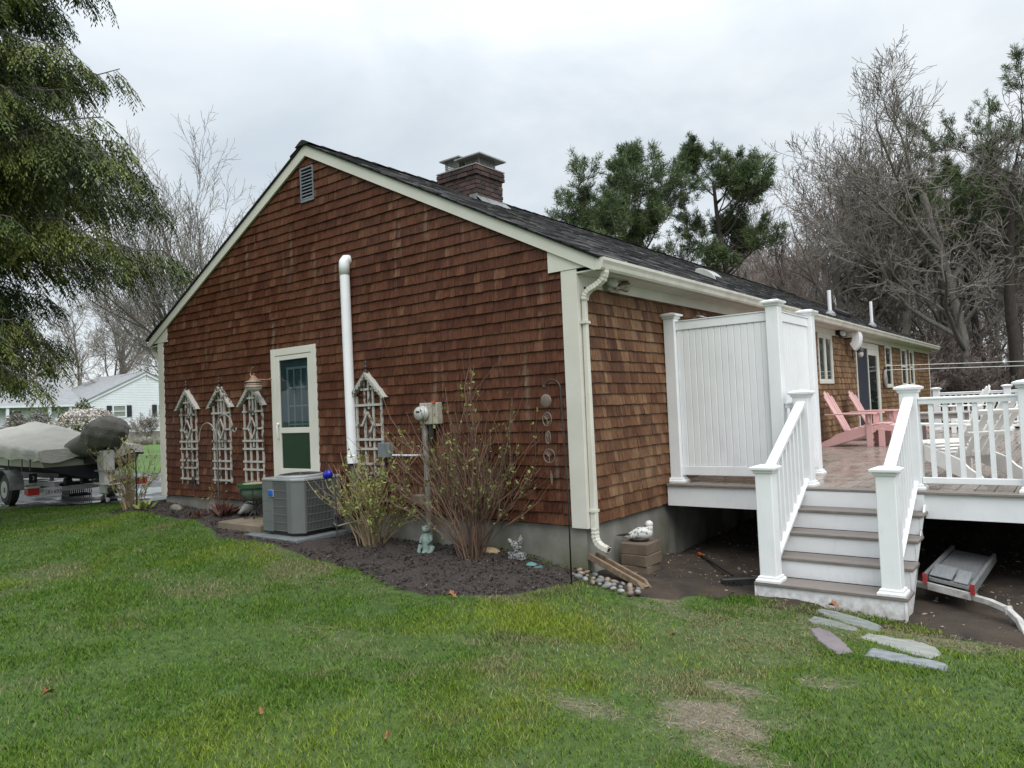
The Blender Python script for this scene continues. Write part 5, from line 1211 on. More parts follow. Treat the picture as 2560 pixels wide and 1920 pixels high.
def quadbox(p, ux, uy, uz): 
    return MB().add([p, p+ux, p+ux+uy, p+uy, p+uz, p+ux+uz, p+ux+uy+uz, p+uy+uz], [(0, 3, 2, 1), (4, 5, 6, 7), (0, 1, 5, 4), (1, 2, 6, 5), (2, 3, 7, 6), (3, 0, 4, 7)])
up_ = Vector((0, 0, 1))
quadbox(A+Vector((0, -.02, -.075)), dd*.342, ba*.03, up_*.06).ob('cross_bar', WTUBE, kr, bevel=.003)
for t_ in (-.03, .345): 
    quadbox(A+dd*t_+Vector((0, -.03, -.02)), dd*.03, ba*1.35, up_*.075).ob('side_channel', ALU, kr, bevel=.003); quadbox(A+dd*(t_-.002)+Vector((0, -.045, -.022)), dd*.034, ba*.014, up_*.08).ob('red_end_cap', RED, kr)
quadbox(A+dd*.01+Vector((0, .0, .0)), dd*.325, ba*1.25, up_*.03).ob('plank', ALU, kr, bevel=.003)
quadbox(A+dd*.02+Vector((0, .0, .045)), dd*.18, ba*.30+up_*.03, up_*.010).ob('loose_board', ALU, kr, bevel=.002); quadbox(A+dd*.215+Vector((0, .0, .035)), dd*.11, ba*.28+up_*.035, up_*.010).ob('loose_board', ALU, kr, bevel=.002)
for t_ in (.03, .30): MB().tube([A+dd*t_+Vector((0, -.035, -.045)), A+dd*t_+Vector((0, -.045, -.045))], .014, 8).ob('eye_bolt', STEEL, kr)
st = empty('storage_chest', (3.62, 2.5, -.65), 0, 'grey storage chest with a lipped lid under the deck at the right edge', 'chest'); CH = mk('grey_resin', (.16, .155, .14), None, .6)
MB().box(3.35, 4.2, 2.35, 2.9, -.66, -.14).ob('body', CH, st, bevel=.01); MB().box(3.31, 4.24, 2.31, 2.94, -.139, -.10).ob('lid', CH, st, bevel=.008); MB().box(3.42, 4.1, 2.343, 2.349, -.60, -.2).ob('front_panel', CH, st)
# ================================================================== plants
def leafquads(P, D, L, Wd, rs):
    """P,D (n,3); returns V,F of kite leaves"""
    n = len(P); D = D/np.maximum(np.linalg.norm(D, axis=1), 1e-6)[:, None]
    s_ = np.cross(D, rs.randn(n, 3)); s_ /= np.maximum(np.linalg.norm(s_, axis=1), 1e-6)[:, None]
    L = np.broadcast_to(L, (n,))[:, None]; Wd = np.broadcast_to(Wd, (n,))[:, None]
    V = np.stack([P, P+D*L*.5+s_*Wd*.5, P+D*L, P+D*L*.5-s_*Wd*.5], 1).reshape(-1, 3)
    return V, np.arange(4*n).reshape(n, 4)
def shrub(name, base, canes, ext, hgt, mat, label, seed, twig=3, leafn=3, lean=(0, 0)):
    rr = random.Random(seed); rs = np.random.RandomState(seed)
    e = empty(name, base, 0, label, 'shrub'); m = MB(); P = []; Dn = []
    for i in range(canes):
        a = rr.uniform(0, 2*math.pi); k = rr.random()**.7
        tx, ty = math.cos(a)*k*ext[0]+lean[0]*k, math.sin(a)*k*ext[1]+lean[1]*k; h = hgt*rr.uniform(.40, 1.0)*(1-.32*k)
        b0 = Vector(base)+Vector((math.cos(a+.9)*.12*k+rr.uniform(-.06, .06), math.sin(a+.9)*.10*k+rr.uniform(-.06, .06), -.03)); pts = [b0]; n = 7
        wob = [Vector((rr.uniform(-.035, .035), rr.uniform(-.03, .03), rr.uniform(-.02, .02))) for _ in range(n+1)]
        for j in range(1, n+1):
            t = j/n; pts.append(b0+Vector((tx*t**1.25, ty*t**1.25, h*(t**.92)))+wob[j]*t*1.5)
        r0 = rr.uniform(.005, .0095); m.tube(pts, [r0*(1-.75*j/n) for j in range(n+1)], 4)
        for q in range(twig):
            j = rr.randint(3, n-1); p0 = pts[j].lerp(pts[j+1], rr.random()); d = (pts[j+1]-pts[j]).normalized(); d2 = (d+Vector((rr.uniform(-1, 1), rr.uniform(-1, 1), rr.uniform(-.1, .6)))*.7).normalized(); L = rr.uniform(.08, .32)*hgt
            p1 = p0+d2*L*.5; p2 = p1+(d2+Vector((rr.uniform(-.3, .3), rr.uniform(-.3, .3), .3))).normalized()*L*.5
            m.tube([p0, p1, p2], [.0034, .0028, .002], 3, cap=False)
            for z in range(leafn if rr.random() < .5 else 0):
                P.append(p0.lerp(p2, rr.uniform(.2, 1.05))); Dn.append(Vector((rr.uniform(-1, 1), rr.uniform(-1, 1), rr.uniform(0, 1.3))))
        for z in range(leafn): f = rr.uniform(.4, 1); jj = min(n-1, int(f*n)); P.append(pts[jj].lerp(pts[jj+1], f*n-jj)); Dn.append(Vector((rr.uniform(-1, 1), rr.uniform(-1, 1), rr.uniform(.1, 1.3))))
    m.ob('canes', mat, e)
    P = np.array([tuple(p) for p in P]); Dn = np.array([tuple(p) for p in Dn])
    rep = 3; P = np.repeat(P, rep, 0)+rs.randn(len(P)*rep, 3)*.006; Dn = np.repeat(Dn, rep, 0)+rs.randn(len(P), 3)*.6
    V, F = leafquads(P, Dn, .022+.030*rs.rand(len(P)), .013+.014*rs.rand(len(P)), rs); npmesh('leaf_buds', V, F, BUDS, e, kind='stuff')
    return e
shrub('budding_shrub', (-2.62, -.32, gzf(-2.62, -.32)), 62, (.78, .42), 1.22, CANE, 'tan caned shrub budding green beside the air conditioner', 12, 4, 4)
shrub('budding_shrub', (-1.13, -.34, gzf(-1.13, -.34)), 66, (1.05, .36), 1.85, CANED, 'large brown caned shrub budding in front of the meter', 13, 9, 1, (-.1, 0))
shrub('budding_shrub', (-8.28, -.35, gzf(-8.28, -.35)), 46, (.42, .4), 1.30, CANE, 'budding shrub at the far corner of the house by the driveway', 14, 3, 3)
shrub('thin_vine', (-5.98, -.25, gzf(-5.98, -.25)), 7, (.22, .12), .62, CANED, 'thin bare vine stems below the second trellis', 15, 2, 0 or 1)
def rosette(loc, n, L, mat, label, seed):
    rs = np.random.RandomState(seed); a = rs.rand(n)*6.28; el = .3+rs.rand(n)*1.0
    D = np.stack([np.cos(a)*np.cos(el), np.sin(a)*np.cos(el), np.sin(el)], 1); P = np.array(loc)+D*.01+rs.randn(n, 3)*[.04, .04, .005]
    e = empty('perennial_plant', loc, 0, label, 'plant'); V, F = leafquads(P, D, L*(.6+.6*rs.rand(n)), L*.28, rs); npmesh('leaves', V, F, mat, e, kind='stuff')
REDL = leaf_mat('red_brown_leaves', [(.1, (.05, .022, .018)), (.9, (.17, .075, .06))])
rosette((-5.62, -.33, gzf(-5.62, -.33)+.02), 70, .20, REDL, 'red leaved perennial beside the concrete stoop', 3)
rosette((-7.6, -.45, gzf(-7.6, -.45)+.02), 40, .16, BUDS, 'low green perennial at the foot of the corner shrub', 4)
rosette((-6.0, -.5, gzf(-6.0, -.5)+.02), 30, .12, REDL, 'small dried perennial left of the red one in the bed', 5)
LEAFB = mk('dry_oak_leaf', (.30, .13, .055), (.20, .09, .04), .7, 30)
OAK = [(0, -.05), (.012, -.03), (.03, -.028), (.02, -.01), (.042, .0), (.024, .014), (.036, .03), (.016, .034), (.0, .06), (-.016, .034), (-.036, .03), (-.024, .014), (-.042, .0), (-.02, -.01), (-.03, -.028), (-.012, -.03)]
for (x, y, s_, lab) in ((-1.27, -4.05, .9, 'curled brown oak leaf on the grass at the left'), (-.60, -1.22, .9, 'orange brown leaf at the edge of the mulch bed'), (.09, -3.5, .4, 'small pale leaf on the grass in the middle of the lawn'), (.86, -3.3, .38, 'small brown leaf on the grass below the bare patch'), (1.35, -1.1, .6, 'small tan leaf on thin grass left of the flagstones'), (2.03, .45, .9, 'dark curled leaf lying against the bottom step')):
    vs = [(p[0]*s_, p[1]*s_, .03*abs(p[0]/.04)*s_+.012*math.sin(p[1]*60)) for p in OAK]+[(0, 0, .0)]
    o = MB().add(vs, [(i, (i+1) % 16, 16) for i in range(16)]).ob('fallen_leaf', LEAFB, None, label=lab, cat='leaf', group='fallen leaves'); o.location = (x, y, gzf(x, y)+.035); o.rotation_euler = (.2, -.25, x*7)

# ------------------------------------------------------------------ bare trees
def grow_tree(seed, prm):
    rr = random.Random(seed); lv = prm['lv']; out = [[] for _ in lv]
    def ru(): 
        z = rr.uniform(-1, 1); a = rr.uniform(0, 6.2832); q = math.sqrt(1-z*z); return Vector((q*math.cos(a), q*math.sin(a), z))
    def go(p, d, L, r, k):
        c = lv[k]; ns = c['ns']; pts = [p.copy()]; rad = [r]; dirs = [d]
        for i in range(ns):
            d = (d+ru()*c['wig']+Vector((0, 0, 1))*c['trop']).normalized(); p = p+d*(L/ns); pts.append(p); dirs.append(d); rad.append(max(r*(1-(i+1)/ns*(1-c['tip'])), prm['rmin']))
        out[k].append((pts, rad))
        if k+1 >= len(lv): return
        n = c['n']; n = n if isinstance(n, int) else rr.randint(*n)
        for j in range(n):
            t = c['t0']+(1-c['t0'])*((j+rr.random())/n) if j < n-1 else 1.0
            f = t*ns; i = min(int(f), ns-1); q = pts[i].lerp(pts[i+1], f-i); dd = dirs[i+1]
            ax = dd.cross(ru()).normalized(); an = R(rr.uniform(*c['ang']))*(1 if t < .99 else .45)
            nd_ = (Matrix.Rotation(an, 3, ax) @ dd); nd_.z += c.get('lift', 0); nd_.normalize()
            rl = rad[i]+(rad[i+1]-rad[i])*(f-i)
            go(q, nd_, L*rr.uniform(*c['lr'])*(1-.35*(t-c['t0'])), max(rl*c['rr']*rr.uniform(.75, 1.05), prm['rmin']), k+1)
    go(Vector((0, 0, -.3)), Vector(prm.get('dir', (0, 0, 1))).normalized(), prm['L'], prm['r'], 0)
    return out
def tubes_mesh(bl, ns):
    m = MB()
    for pts, rad in bl: m.tube(pts, rad, ns, cap=False)
    return m
OAKP = dict(L=6.5, r=.30, rmin=.009, lv=[dict(ns=8, wig=.10, trop=.05, tip=.62, n=8, t0=.28, ang=(38, 72), lr=(.62, .95), rr=.62), dict(ns=8, wig=.22, trop=.03, tip=.35, n=7, t0=.25, ang=(30, 62), lr=(.42, .68), rr=.62),
 dict(ns=6, wig=.26, trop=.05, tip=.35, n=6, t0=.2, ang=(28, 60), lr=(.42, .66), rr=.62), dict(ns=5, wig=.26, trop=.06, tip=.4, n=5, t0=.15, ang=(25, 60), lr=(.4, .66), rr=.66), dict(ns=3, wig=.25, trop=.07, tip=.5, n=3, t0=.2, ang=(25, 55), lr=(.4, .7), rr=.7), dict(ns=2, wig=.25, trop=.05, tip=.5)])
def vary(base, **k):
    import copy
    d = copy.deepcopy(base)
    for a, b in k.items():
        if a == 'lvs':
            for i, kv in b.items(): d['lv'][i].update(kv)
        else: d[a] = b
    return d
SLIMP = vary(OAKP, L=9.0, r=.16, lvs={0: dict(ang=(25, 50), lr=(.26, .42), t0=.35, n=12, tip=.25, wig=.08), 1: dict(n=6, trop=.08), 2: dict(n=5), 3: dict(n=4)})
VASEP = vary(OAKP, L=2.6, r=.12, rmin=.004, lvs={0: dict(n=19, t0=.55, ang=(14, 72), lr=(1.3, 1.85), tip=.85, rr=.5), 1: dict(ns=10, wig=.07, trop=.05, n=11, t0=.18, ang=(16, 38), lr=(.34, .55), tip=.18), 2: dict(wig=.12, n=5, ang=(20, 42)), 3: dict(n=5, wig=.16, ang=(20, 45)), 4: dict(n=2, wig=.16)})
BUSHP = vary(OAKP, L=1.2, r=.10, lvs={0: dict(n=9, t0=.1, ang=(15, 60), lr=(1.3, 2.2), rr=.5), 1: dict(n=7, wig=.2, ang=(20, 50)), 2: dict(n=6), 3: dict(n=4), 4: dict(n=3)})
def make_bare(name, seed, prm, label, bark, twig, cat='tree', group=None):
    o = grow_tree(seed, prm); e = empty(name, (0, 0, 0), 0, label, cat, group)
    m = tubes_mesh(o[0], 10); m2 = tubes_mesh(o[1], 7); m.add(m2.v, m2.f); m.ob('trunk', bark, e, smooth=True)
    c = MB()
    for k in range(2, len(o)): q = tubes_mesh(o[k], 5 if k == 2 else 3); c.add(q.v, q.f)
    c.ob('crown', twig, e)
    return e
def place(o, x, y, rz=0, s_=1., label=None):
    o.location = (x, y, gzf(x, y)); o.rotation_euler[2] = rz; o.scale = (s_, s_, s_)
    if label: o['label'] = label
    return o
WG = 'bare trees in the wood behind the house'; WL = 'bare grey tree in the dense wood behind the house and deck'
oak = make_bare('bare_tree', 41, vary(OAKP, L=9.5, r=.20, dir=(-.10, .0, 1), lvs={0: dict(n=10, t0=.30, wig=.10, ang=(30, 60), lr=(.45, .72)), 1: dict(trop=.07)}), 'big lichen grey oak with long twisting limbs behind the far corner of the house', BARK, TWIG)
place(oak, .6, 26.2, R(20), 1.0)
pA = make_bare('bare_tree', 5, OAKP, WL, BARK, TWIG, group=WG); place(pA, 5.0, 31, 1.0, 1.08)
pB = make_bare('bare_tree', 8, SLIMP, WL, BARKL, TWIG, group=WG); place(pB, -2.3, 29.5, 0, 1.15)
pC = make_bare('bare_tree', 17, vary(OAKP, L=7.5, r=.22, lvs={0: dict(ang=(28, 55), n=9)}), WL, BARK, TWIGR, group=WG); place(pC, -5.5, 32, 2, 1.12)
pD = make_bare('bare_sapling', 23, BUSHP, 'bare tangled understorey bush at the edge of the wood', BARK, TWIGR, 'bush', 'bare bushes at the edge of the wood'); place(pD, -1.5, 24.5, 0, 1.05)
rr = random.Random(77); spots = [(.6, 26.2), (5, 31), (-2.3, 29.5), (-5.5, 32)]; n = 0; tries = 0
while n < 52 and tries < 4000:
    tries += 1; y = rr.uniform(27, 64); x = rr.uniform(-20, 24)
    if x < 3.68-.44*(y+5.8)+1.0: continue
    if min((x-a)**2+(y-b)**2 for a, b in spots) < 5.5: continue
    spots.append((x, y)); src = rr.choice((pA, pB, pB, pB, pC)); sfac = rr.uniform(.82, 1.15)*(1 if y < 45 else 1.2)
    u = (x-3.68)/(y+5.8)
    if u < -.32: sfac *= .8
    c = clone(src, None); place(c, x, y, rr.uniform(0, 6.28), sfac); n += 1
for i in range(34):
    y = rr.uniform(23, 46); x = rr.uniform(3.68-.42*(y+5.8)+.6, 16)
    c = clone(pD, None); place(c, x, y, rr.uniform(0, 6.28), rr.uniform(.8, 1.45))
maple = make_bare('bare_tree', 31, VASEP, 'vase shaped bare tree rising behind the left slope of the roof', BARKL, BARKL); place(maple, -13.9, 4.5, .4, 1.1)
m2 = make_bare('bare_tree', 36, vary(OAKP, L=6.0, r=.2, lvs={0: dict(n=11, t0=.2, ang=(40, 80))}), 'bare spreading tree in the front yard behind the boat', BARKL, BARKL); place(m2, -24, 13.5, 1.3, .80)
for i, (x, y, s_) in enumerate(((-66, 14, 1.05), (-63, 24, 1.1), (-70, 31, 1.2), (-74, 20, 1.3), (-68, 6, 1.2), (-62, 36, 1.0), (-78, 10, 1.3), (-72, 38, 1.1), (-80, 27, 1.4), (-66, 2, 1.1))):
    c = clone((pA, pC, pB)[i % 3], None, label='bare tree standing far behind the white neighbouring house'); c['group'] = 'bare trees behind the neighbouring house'; place(c, x, y, i*1.7, s_)
# ------------------------------------------------------------------ pines
def make_pine(seed, prm, label, nt, tl=.23, tw=.024, dens=1.):
    o = grow_tree(seed, prm); e = empty('pine_tree', (0, 0, 0), 0, label, 'tree'); rs = np.random.RandomState(seed)
    m = tubes_mesh(o[0], 10); q = tubes_mesh(o[1], 7); m.add(q.v, q.f); m.ob('trunk', BARKP, e, smooth=True)
    c = MB(); 
    for k in (2, 3): q = tubes_mesh(o[k], 4); c.add(q.v, q.f)
    c.ob('limbs', BARKP, e, kind='stuff')
    tips = []
    for pts, rad in o[3]: tips += [(pts[-1], pts[-1]-pts[-2]), (pts[-2], pts[-1]-pts[-2])]
    for pts, rad in o[2]: tips.append((pts[-1], pts[-1]-pts[-2]))
    P = np.array([tuple(t[0]) for t in tips]); D = np.array([tuple(t[1]) for t in tips]); D /= np.linalg.norm(D, axis=1)[:, None]
    P = np.repeat(P, nt, 0); D = np.repeat(D, nt, 0); n = len(P)
    dd = D*.55+rs.randn(n, 3)*.8; dd[:, 2] += .3; V, F = leafquads(P+rs.randn(n, 3)*.05, dd, tl*(.6+.7*rs.rand(n)), tw, rs)
    npmesh('crown', V, F, PINEN, e, kind='stuff'); return e
PINEP = dict(L=10.2, r=.24, rmin=.012, lv=[dict(ns=9, wig=.12, trop=.04, tip=.3, n=20, t0=.54, ang=(42, 80), lr=(.22, .40), rr=.5), dict(ns=6, wig=.2, trop=.08, tip=.4, n=8, t0=.5, ang=(30, 60), lr=(.35, .55), rr=.6), dict(ns=4, wig=.25, trop=.10, tip=.5, n=8, t0=.35, ang=(35, 75), lr=(.24, .42), rr=.6), dict(ns=3, wig=.25, trop=.15, tip=.5)])
q = make_pine(52, PINEP, 'full crowned green pine rising behind the roof right of the chimney', 28); place(q, -12.5, 24.6, .4, 1.12)
q2 = make_pine(57, vary(PINEP, L=11.5, dir=(.1, 0, 1), lvs={0: dict(n=16, t0=.58, lr=(.16, .28))}), 'taller thinner pine just right of the full crowned one', 24); place(q2, -9.9, 28.8, 1.2, 1.08)
q3 = make_pine(63, vary(PINEP, L=13, r=.36, lvs={0: dict(n=18, t0=.55, lr=(.24, .42))}), 'tall dark pine with a thick trunk at the right edge of the picture', 26); place(q3, 2.0, 28.2, 2.0, .78)
for i, (x, y, s_, lab) in enumerate(((-4.6, 36, .9, 'pine half hidden among bare trees above the far end of the roof'), (.2, 33, .95, 'pine crown showing through the limbs of the big oak'), (9, 38, 1.2, 'pine deep in the wood at the far right'))):
    place(clone((q2, q)[i % 2], None, label=lab), x, y, i*2.1, s_)
def evergreen(name, loc, rad, n, mat, label, seed, L=.14, cat='shrub', group=None):
    rs = np.random.RandomState(seed); e = empty(name, loc, 0, label, cat, group)
    P = rs.randn(n, 3); P /= np.linalg.norm(P, axis=1)[:, None]; P *= (rs.rand(n, 1)**.4); nz = .75+.5*fbm(P[:, 0]*3+5, P[:, 1]*3+P[:, 2]*2)
    P = P*np.array(rad)*nz[:, None]+np.array(loc)+np.array([0, 0, rad[2]]); V, F = leafquads(P, rs.randn(n, 3)+np.array([0, 0, .3]), L*(.6+.8*rs.rand(n)), L*.5, rs); npmesh('foliage', V, F, mat, e, kind='stuff')
    MB().tube([Vector(loc)-Vector((0, 0, .1)), Vector(loc)+Vector((0, 0, rad[2]*1.2))], [.06, .02], 6).ob('stem', BARK, e); return e
eg = [(-.9, 29.5, 1.3, 1.2), (2.2, 28, 1.9, 1.0), (5.5, 28.5, 2.0, 1.0), (8.5, 29, 2.2, 1.3)]
for i, (x, y, r_, h_) in enumerate(eg): evergreen('evergreen_shrub', (x, y, gzf(x, y)), (r_, r_, h_), 1800, EVERG, 'dark evergreen shrub in the understorey of the wood', 100+i, .22, group='evergreen shrubs in the wood')
# ------------------------------------------------------------------ hemlock at the left
def hemlock():
    base = Vector((-10.0, -2.75, gzf(-10, -2.75))); rs = np.random.RandomState(9); rr = random.Random(9)
    e = empty('hemlock_tree', base, 0, 'large drooping hemlock overhanging the lawn at the left edge', 'tree')
    H = 12.5; m = MB(); m.tube([base+Vector((.1*math.sin(z), .1*math.cos(z*1.3), z)) for z in (-.3, 0, 2, 4, 6, 8, 10, H)], [.30, .27, .23, .19, .15, .11, .07, .02], 12); m.ob('trunk', BARKP, e, smooth=True)
    zs = [0, 1.6, 2.4, 3.4, 4.3, 5.2, 6.4, 7.6, 9.5, 12.5]; rsx = [.6, .8, 1.7, 2.9, 3.85, 3.8, 3.4, 3.1, 2.5, .3]
    brn = MB(); SP = []; SD = []; SU = []; SL = []
    for i in range(350):
        z = 2.5+9.6*(i+rr.random())/350; a = rr.uniform(0, 6.2832); Rr = np.interp(z, zs, rsx)*rr.uniform(.5, 1.08)
        toward = math.cos(a-math.atan2(-.25, 1))          # side that hangs over the lawn grows fuller
        if toward < -.2 and rr.random() < .45: continue
        d = Vector((math.cos(a), math.sin(a), 0)); side = Vector((-d.y, d.x, 0)); n = 9; rise = rr.uniform(-.3, .75); pts = []
        for j in range(n+1):
            t = j/n; pts.append(base+Vector((0, 0, z))+d*(Rr*t)+Vector((0, 0, rise*Rr*.4*t-(.16+.20*rr.random())*Rr*t**2.4*.6))+side*(.10*math.sin(t*5+i)))
        brn.tube(pts, [.030*(1-.85*j/n)*(Rr/3)+.003 for j in range(n+1)], 5, cap=False)
        nl = int(Rr*11)
        for k in range(nl):
            t = .22+.78*(k+rr.random())/nl; f = t*n; j = min(int(f), n-1); p = pts[j].lerp(pts[j+1], f-j); s_ = 1 if k % 2 else -1
            L = (.25+.75*rr.random())*(1.15-.6*t)*min(1.2, Rr*.36); ld = (d*(.75+.4*rr.random())+side*s_*(.75)+Vector((0, 0, -.15-.85*rr.random()))).normalized(); ns = max(3, int(L/.055)); lp = [p]
            for q in range(1, 4): ld2 = (ld+Vector((0, 0, -.16*q))).normalized(); lp.append(lp[-1]+ld2*L/3)
            brn.tube(lp, [.006, .0045, .003, .0015], 3, cap=False)
            for q in range(ns):
                tt = (q+rr.random())/ns*3; jj = min(2, int(tt)); pp = lp[jj].lerp(lp[jj+1], tt-jj); dd = (lp[jj+1]-lp[jj]).normalized(); sd = dd.cross(Vector((0, 0, 1))).normalized()
                SP.append(pp); SD.append((dd*.8+sd*(1 if q % 2 else -1)*.75+Vector((0, 0, -.35-.9*rr.random()))).normalized()); SU.append(Vector((rr.uniform(-.3, .3), rr.uniform(-.3, .3), 1))); SL.append(rr.uniform(.14, .30))
    brn.ob('branches', BARK, e)
    P = np.array([tuple(p) for p in SP]); D = np.array([tuple(p) for p in SD]); U = np.array([tuple(p) for p in SU]); L = np.array(SL)[:, None]
    S = np.cross(D, U); S /= np.linalg.norm(S, axis=1)[:, None]; Vs = []; nsh = 9
    for k in range(nsh):
        t = (k+.5)/nsh; s_ = 1 if k % 2 else -1; p = P+D*L*t+np.array([0, 0, -1])*L*t*t*.35
        dd = D*.75+S*s_*.75*(1-.5*t); dd[:, 2] -= .15; dd /= np.linalg.norm(dd, axis=1)[:, None]; dd = dd+rs.randn(*dd.shape)*.10
        l = L*(.48-.2*t); w = np.cross(dd, U+rs.randn(*U.shape)*.35); w /= np.linalg.norm(w, axis=1)[:, None]; w *= .0112
        Vs.append(np.stack([p, p+dd*l*.45+w, p+dd*l, p+dd*l*.45-w], 1))
    V = np.concatenate(Vs, 0).reshape(-1, 3); n = len(V)//4
    npmesh('crown', V, np.arange(4*n).reshape(n, 4), NEEDLE, e, kind='stuff')
hemlock()

# ================================================================== driveway: boat on trailer
GZ = gzf(-13, .4)+.03
def canvas():
    m, t, b = new_mat('taupe_canvas')
    f = noise(t, pos(t), 2.5, 5); c1 = noise(t, pos(t, (1.0, 2.2, 3.0)), 2.4, 3, .5, 2.2); c2 = noise(t, pos(t, (2.5, 1.2, 1.5)), 3.5, 3, .5, 3.0)
    t.links.new(ramp(t, f, [(.3, (.52, .50, .44)), (.7, (.42, .40, .355))]), b.inputs['Base Color']); b.inputs['Roughness'].default_value = .75
    rd = nd(t, 'ShaderNodeMath', {0: nd(t, 'ShaderNodeMath', {0: nd(t, 'ShaderNodeMath', {0: c1, 1: .5}, operation='SUBTRACT').outputs[0]}, operation='ABSOLUTE').outputs[0], 1: nd(t, 'ShaderNodeMath', {0: nd(t, 'ShaderNodeMath', {0: c2, 1: .5}, operation='SUBTRACT').outputs[0]}, operation='ABSOLUTE').outputs[0]}, operation='ADD').outputs[0]
    bump(t, b, rd, .55, .07); return m
CAN = canvas()
HULL = mk('cream_gelcoat', (.42, .40, .34), (.34, .33, .28), .3, 2); BOTM = mk('dark_antifoul', (.010, .012, .018), (.016, .018, .024), .6, 4)
boat = empty('boat', (-13.5, .5, GZ+.4), 0, 'small motorboat under a taupe canvas cover on a trailer', 'boat')
st_x = [-11.7, -12.4, -13.2, -14.0, -14.8, -15.6, -16.3, -16.9]; hb = [.93, .97, 1.0, 1.0, .95, .80, .52, .06]; kz = [.10, .10, .10, .10, .12, .20, .36, .62]; cz = [.40, .41, .42, .43, .46, .52, .62, .76]; sz = [.70, .74, .80, .86, .92, .98, 1.04, 1.08]
def loft(rows, closed=False):
    m = MB(); n = len(rows[0]); vs = [p for r_ in rows for p in r_]
    fs = [(i*n+k, i*n+k+1, i*n+n+k+1, i*n+n+k) for i in range(len(rows)-1) for k in range(n-1)]; return m.add(vs, fs)
rows = [[(x, .5-b*.92, c_), (x, .5-b*.45, (k_+c_)*.5-.03), (x, .5, k_), (x, .5+b*.45, (k_+c_)*.5-.03), (x, .5+b*.92, c_)] for x, b, k_, c_ in zip(st_x, hb, kz, cz)]
m = loft(rows); n0 = len(m.v); m.add(rows[0], [(0, 1, 2, 3, 4)]); m.ob('hull_bottom', BOTM, boat)
rows = [[(x, .5-b, s_), (x, .5-b*.97, (s_+c_)/2), (x, .5-b*.92, c_)] for x, b, s_, c_ in zip(st_x, hb, sz, cz)]; m = loft(rows)
rows2 = [[(x, .5+b*.92, c_), (x, .5+b*.97, (s_+c_)/2), (x, .5+b, s_)] for x, b, s_, c_ in zip(st_x, hb, sz, cz)]; q_ = loft(rows2); m.add(q_.v, q_.f)
m.add([(st_x[0], .5-hb[0]*.92, cz[0]), (st_x[0], .5+hb[0]*.92, cz[0]), (st_x[0], .5+hb[0], sz[0]), (st_x[0], .5-hb[0], sz[0])], [(0, 1, 2, 3)]); m.ob('hull_side', HULL, boat)
rows = []; rrc = random.Random(3)
for i in range(45):
    x = -11.62-5.35*i/44; t = i/44; b = float(np.interp(-x, [-q for q in st_x], hb)) if x > -16.9 and x < -11.7 else (hb[0] if x >= -11.7 else .05)
    s_ = float(np.interp(-x, [-q for q in st_x], sz)); cr = float(np.interp(-x, [11.6, 12.1, 12.9, 13.8, 14.5, 15.5, 16.97], [.74, .86, 1.02, 1.18, 1.30, 1.22, 1.10])); hem = float(np.interp(-x, [11.6, 12.2, 13.7, 17], [.53, .55, .60, .85])); row = []
    for k in range(-12, 13):
        u = k/12; au = abs(u)
        if au > .82: f = (au-.82)/.18; yy = (b+.03)*(1+.015*math.sin(9*t*6+k)); zz = s_+.02+(hem-s_-.02)*f+.02*math.sin(x*7+k)*f
        else:
            f = au/.82; yy = (b+.03)*f; zz = s_+.03+(cr-s_-.03)*(1-f**1.35)+.012*math.sin(x*5+k*.9)*(1-f)
        row.append((x, .5+(yy if u > 0 else -yy), zz))
    rows.append(row)
m = loft(rows); e0 = rows[0]; m.add([(p[0]+.0, p[1], p[2]) for p in e0]+[(p[0]+.06, p[1]*.98+.01, .53+.05*math.sin(p[1]*6)) for p in e0], [(k, k+1, 25+k+1, 25+k) for k in range(24)])
m.ob('canvas_cover', CAN, boat, smooth=True)
for x in (-12.0, -12.4, -13.1): MB().box(x-.012, x+.012, -.49, -.475, .35, .57).ob('strap', BLACK, boat)
mc = MB(); mc.ball((0, 0, 0), (1, 1, 1), 40, 26); vv = []
for p in mc.v:
    x, y, z = p; th_ = math.atan2(y, x); f = 1+.05*math.sin(5*th_+3*z)+.035*math.sin(9*th_-6*z)+.03*math.sin(13*z+4*th_); zz = max(z, -.72)
    tp_ = 1-.20*max(0, -z)+.05*max(0, z)
    vv.append((-11.12+x*.47*f*tp_+.06*z, .5+y*.40*f*tp_, .955+zz*.355*(1+.04*math.sin(6*th_)) + .05*x))
CAND = canvas(); CAND.name = 'dark_taupe_canvas'
for _n in CAND.node_tree.nodes:
    if _n.type == 'VALTORGB':
        _n.color_ramp.elements[0].color = (.20, .19, .17, 1); _n.color_ramp.elements[1].color = (.14, .135, .12, 1)
mc.v = vv; mc.ob('motor_cover', CAND, boat, smooth=True)
MB().tube([(-11.75, .5, .72), (-11.5, .5, .80), (-11.2, .5, .85)], [(.25, .5), (.26, .42), (.28, .36)], 16).ob('cover_neck', CAND, boat, smooth=True)
om = MB(); om.ext([(-11.25, .68), (-10.95, .68), (-10.95, .25), (-10.92, .10), (-10.95, -.16), (-11.22, -.16), (-11.22, .2), (-11.3, .45)], 'y', .40, .60); mo = om.ob('outboard_motor', mk('white_outboard_paint', (.58, .58, .55), (.46, .46, .44), .35, 4), boat, bevel=.03)
MB().box(-11.35, -10.70, .36, .64, .02, .045).ob('cavitation_plate', mo.data.materials[0], mo, bevel=.01); MB().box(-11.34, -10.86, .38, .62, .27, .30).ob('trim_band', STEEL, mo)
MB().ext([(-11.2, -.16), (-10.98, -.16), (-11.02, -.30), (-11.12, -.32)], 'y', .49, .51).ob('skeg', mo.data.materials[0], mo)
MB().tube([(-10.95, .5, -.08), (-10.72, .5, -.08), (-10.66, .5, -.08)], [.065, .06, .03], 12).ob('gearcase', BLACK, mo, smooth=True)
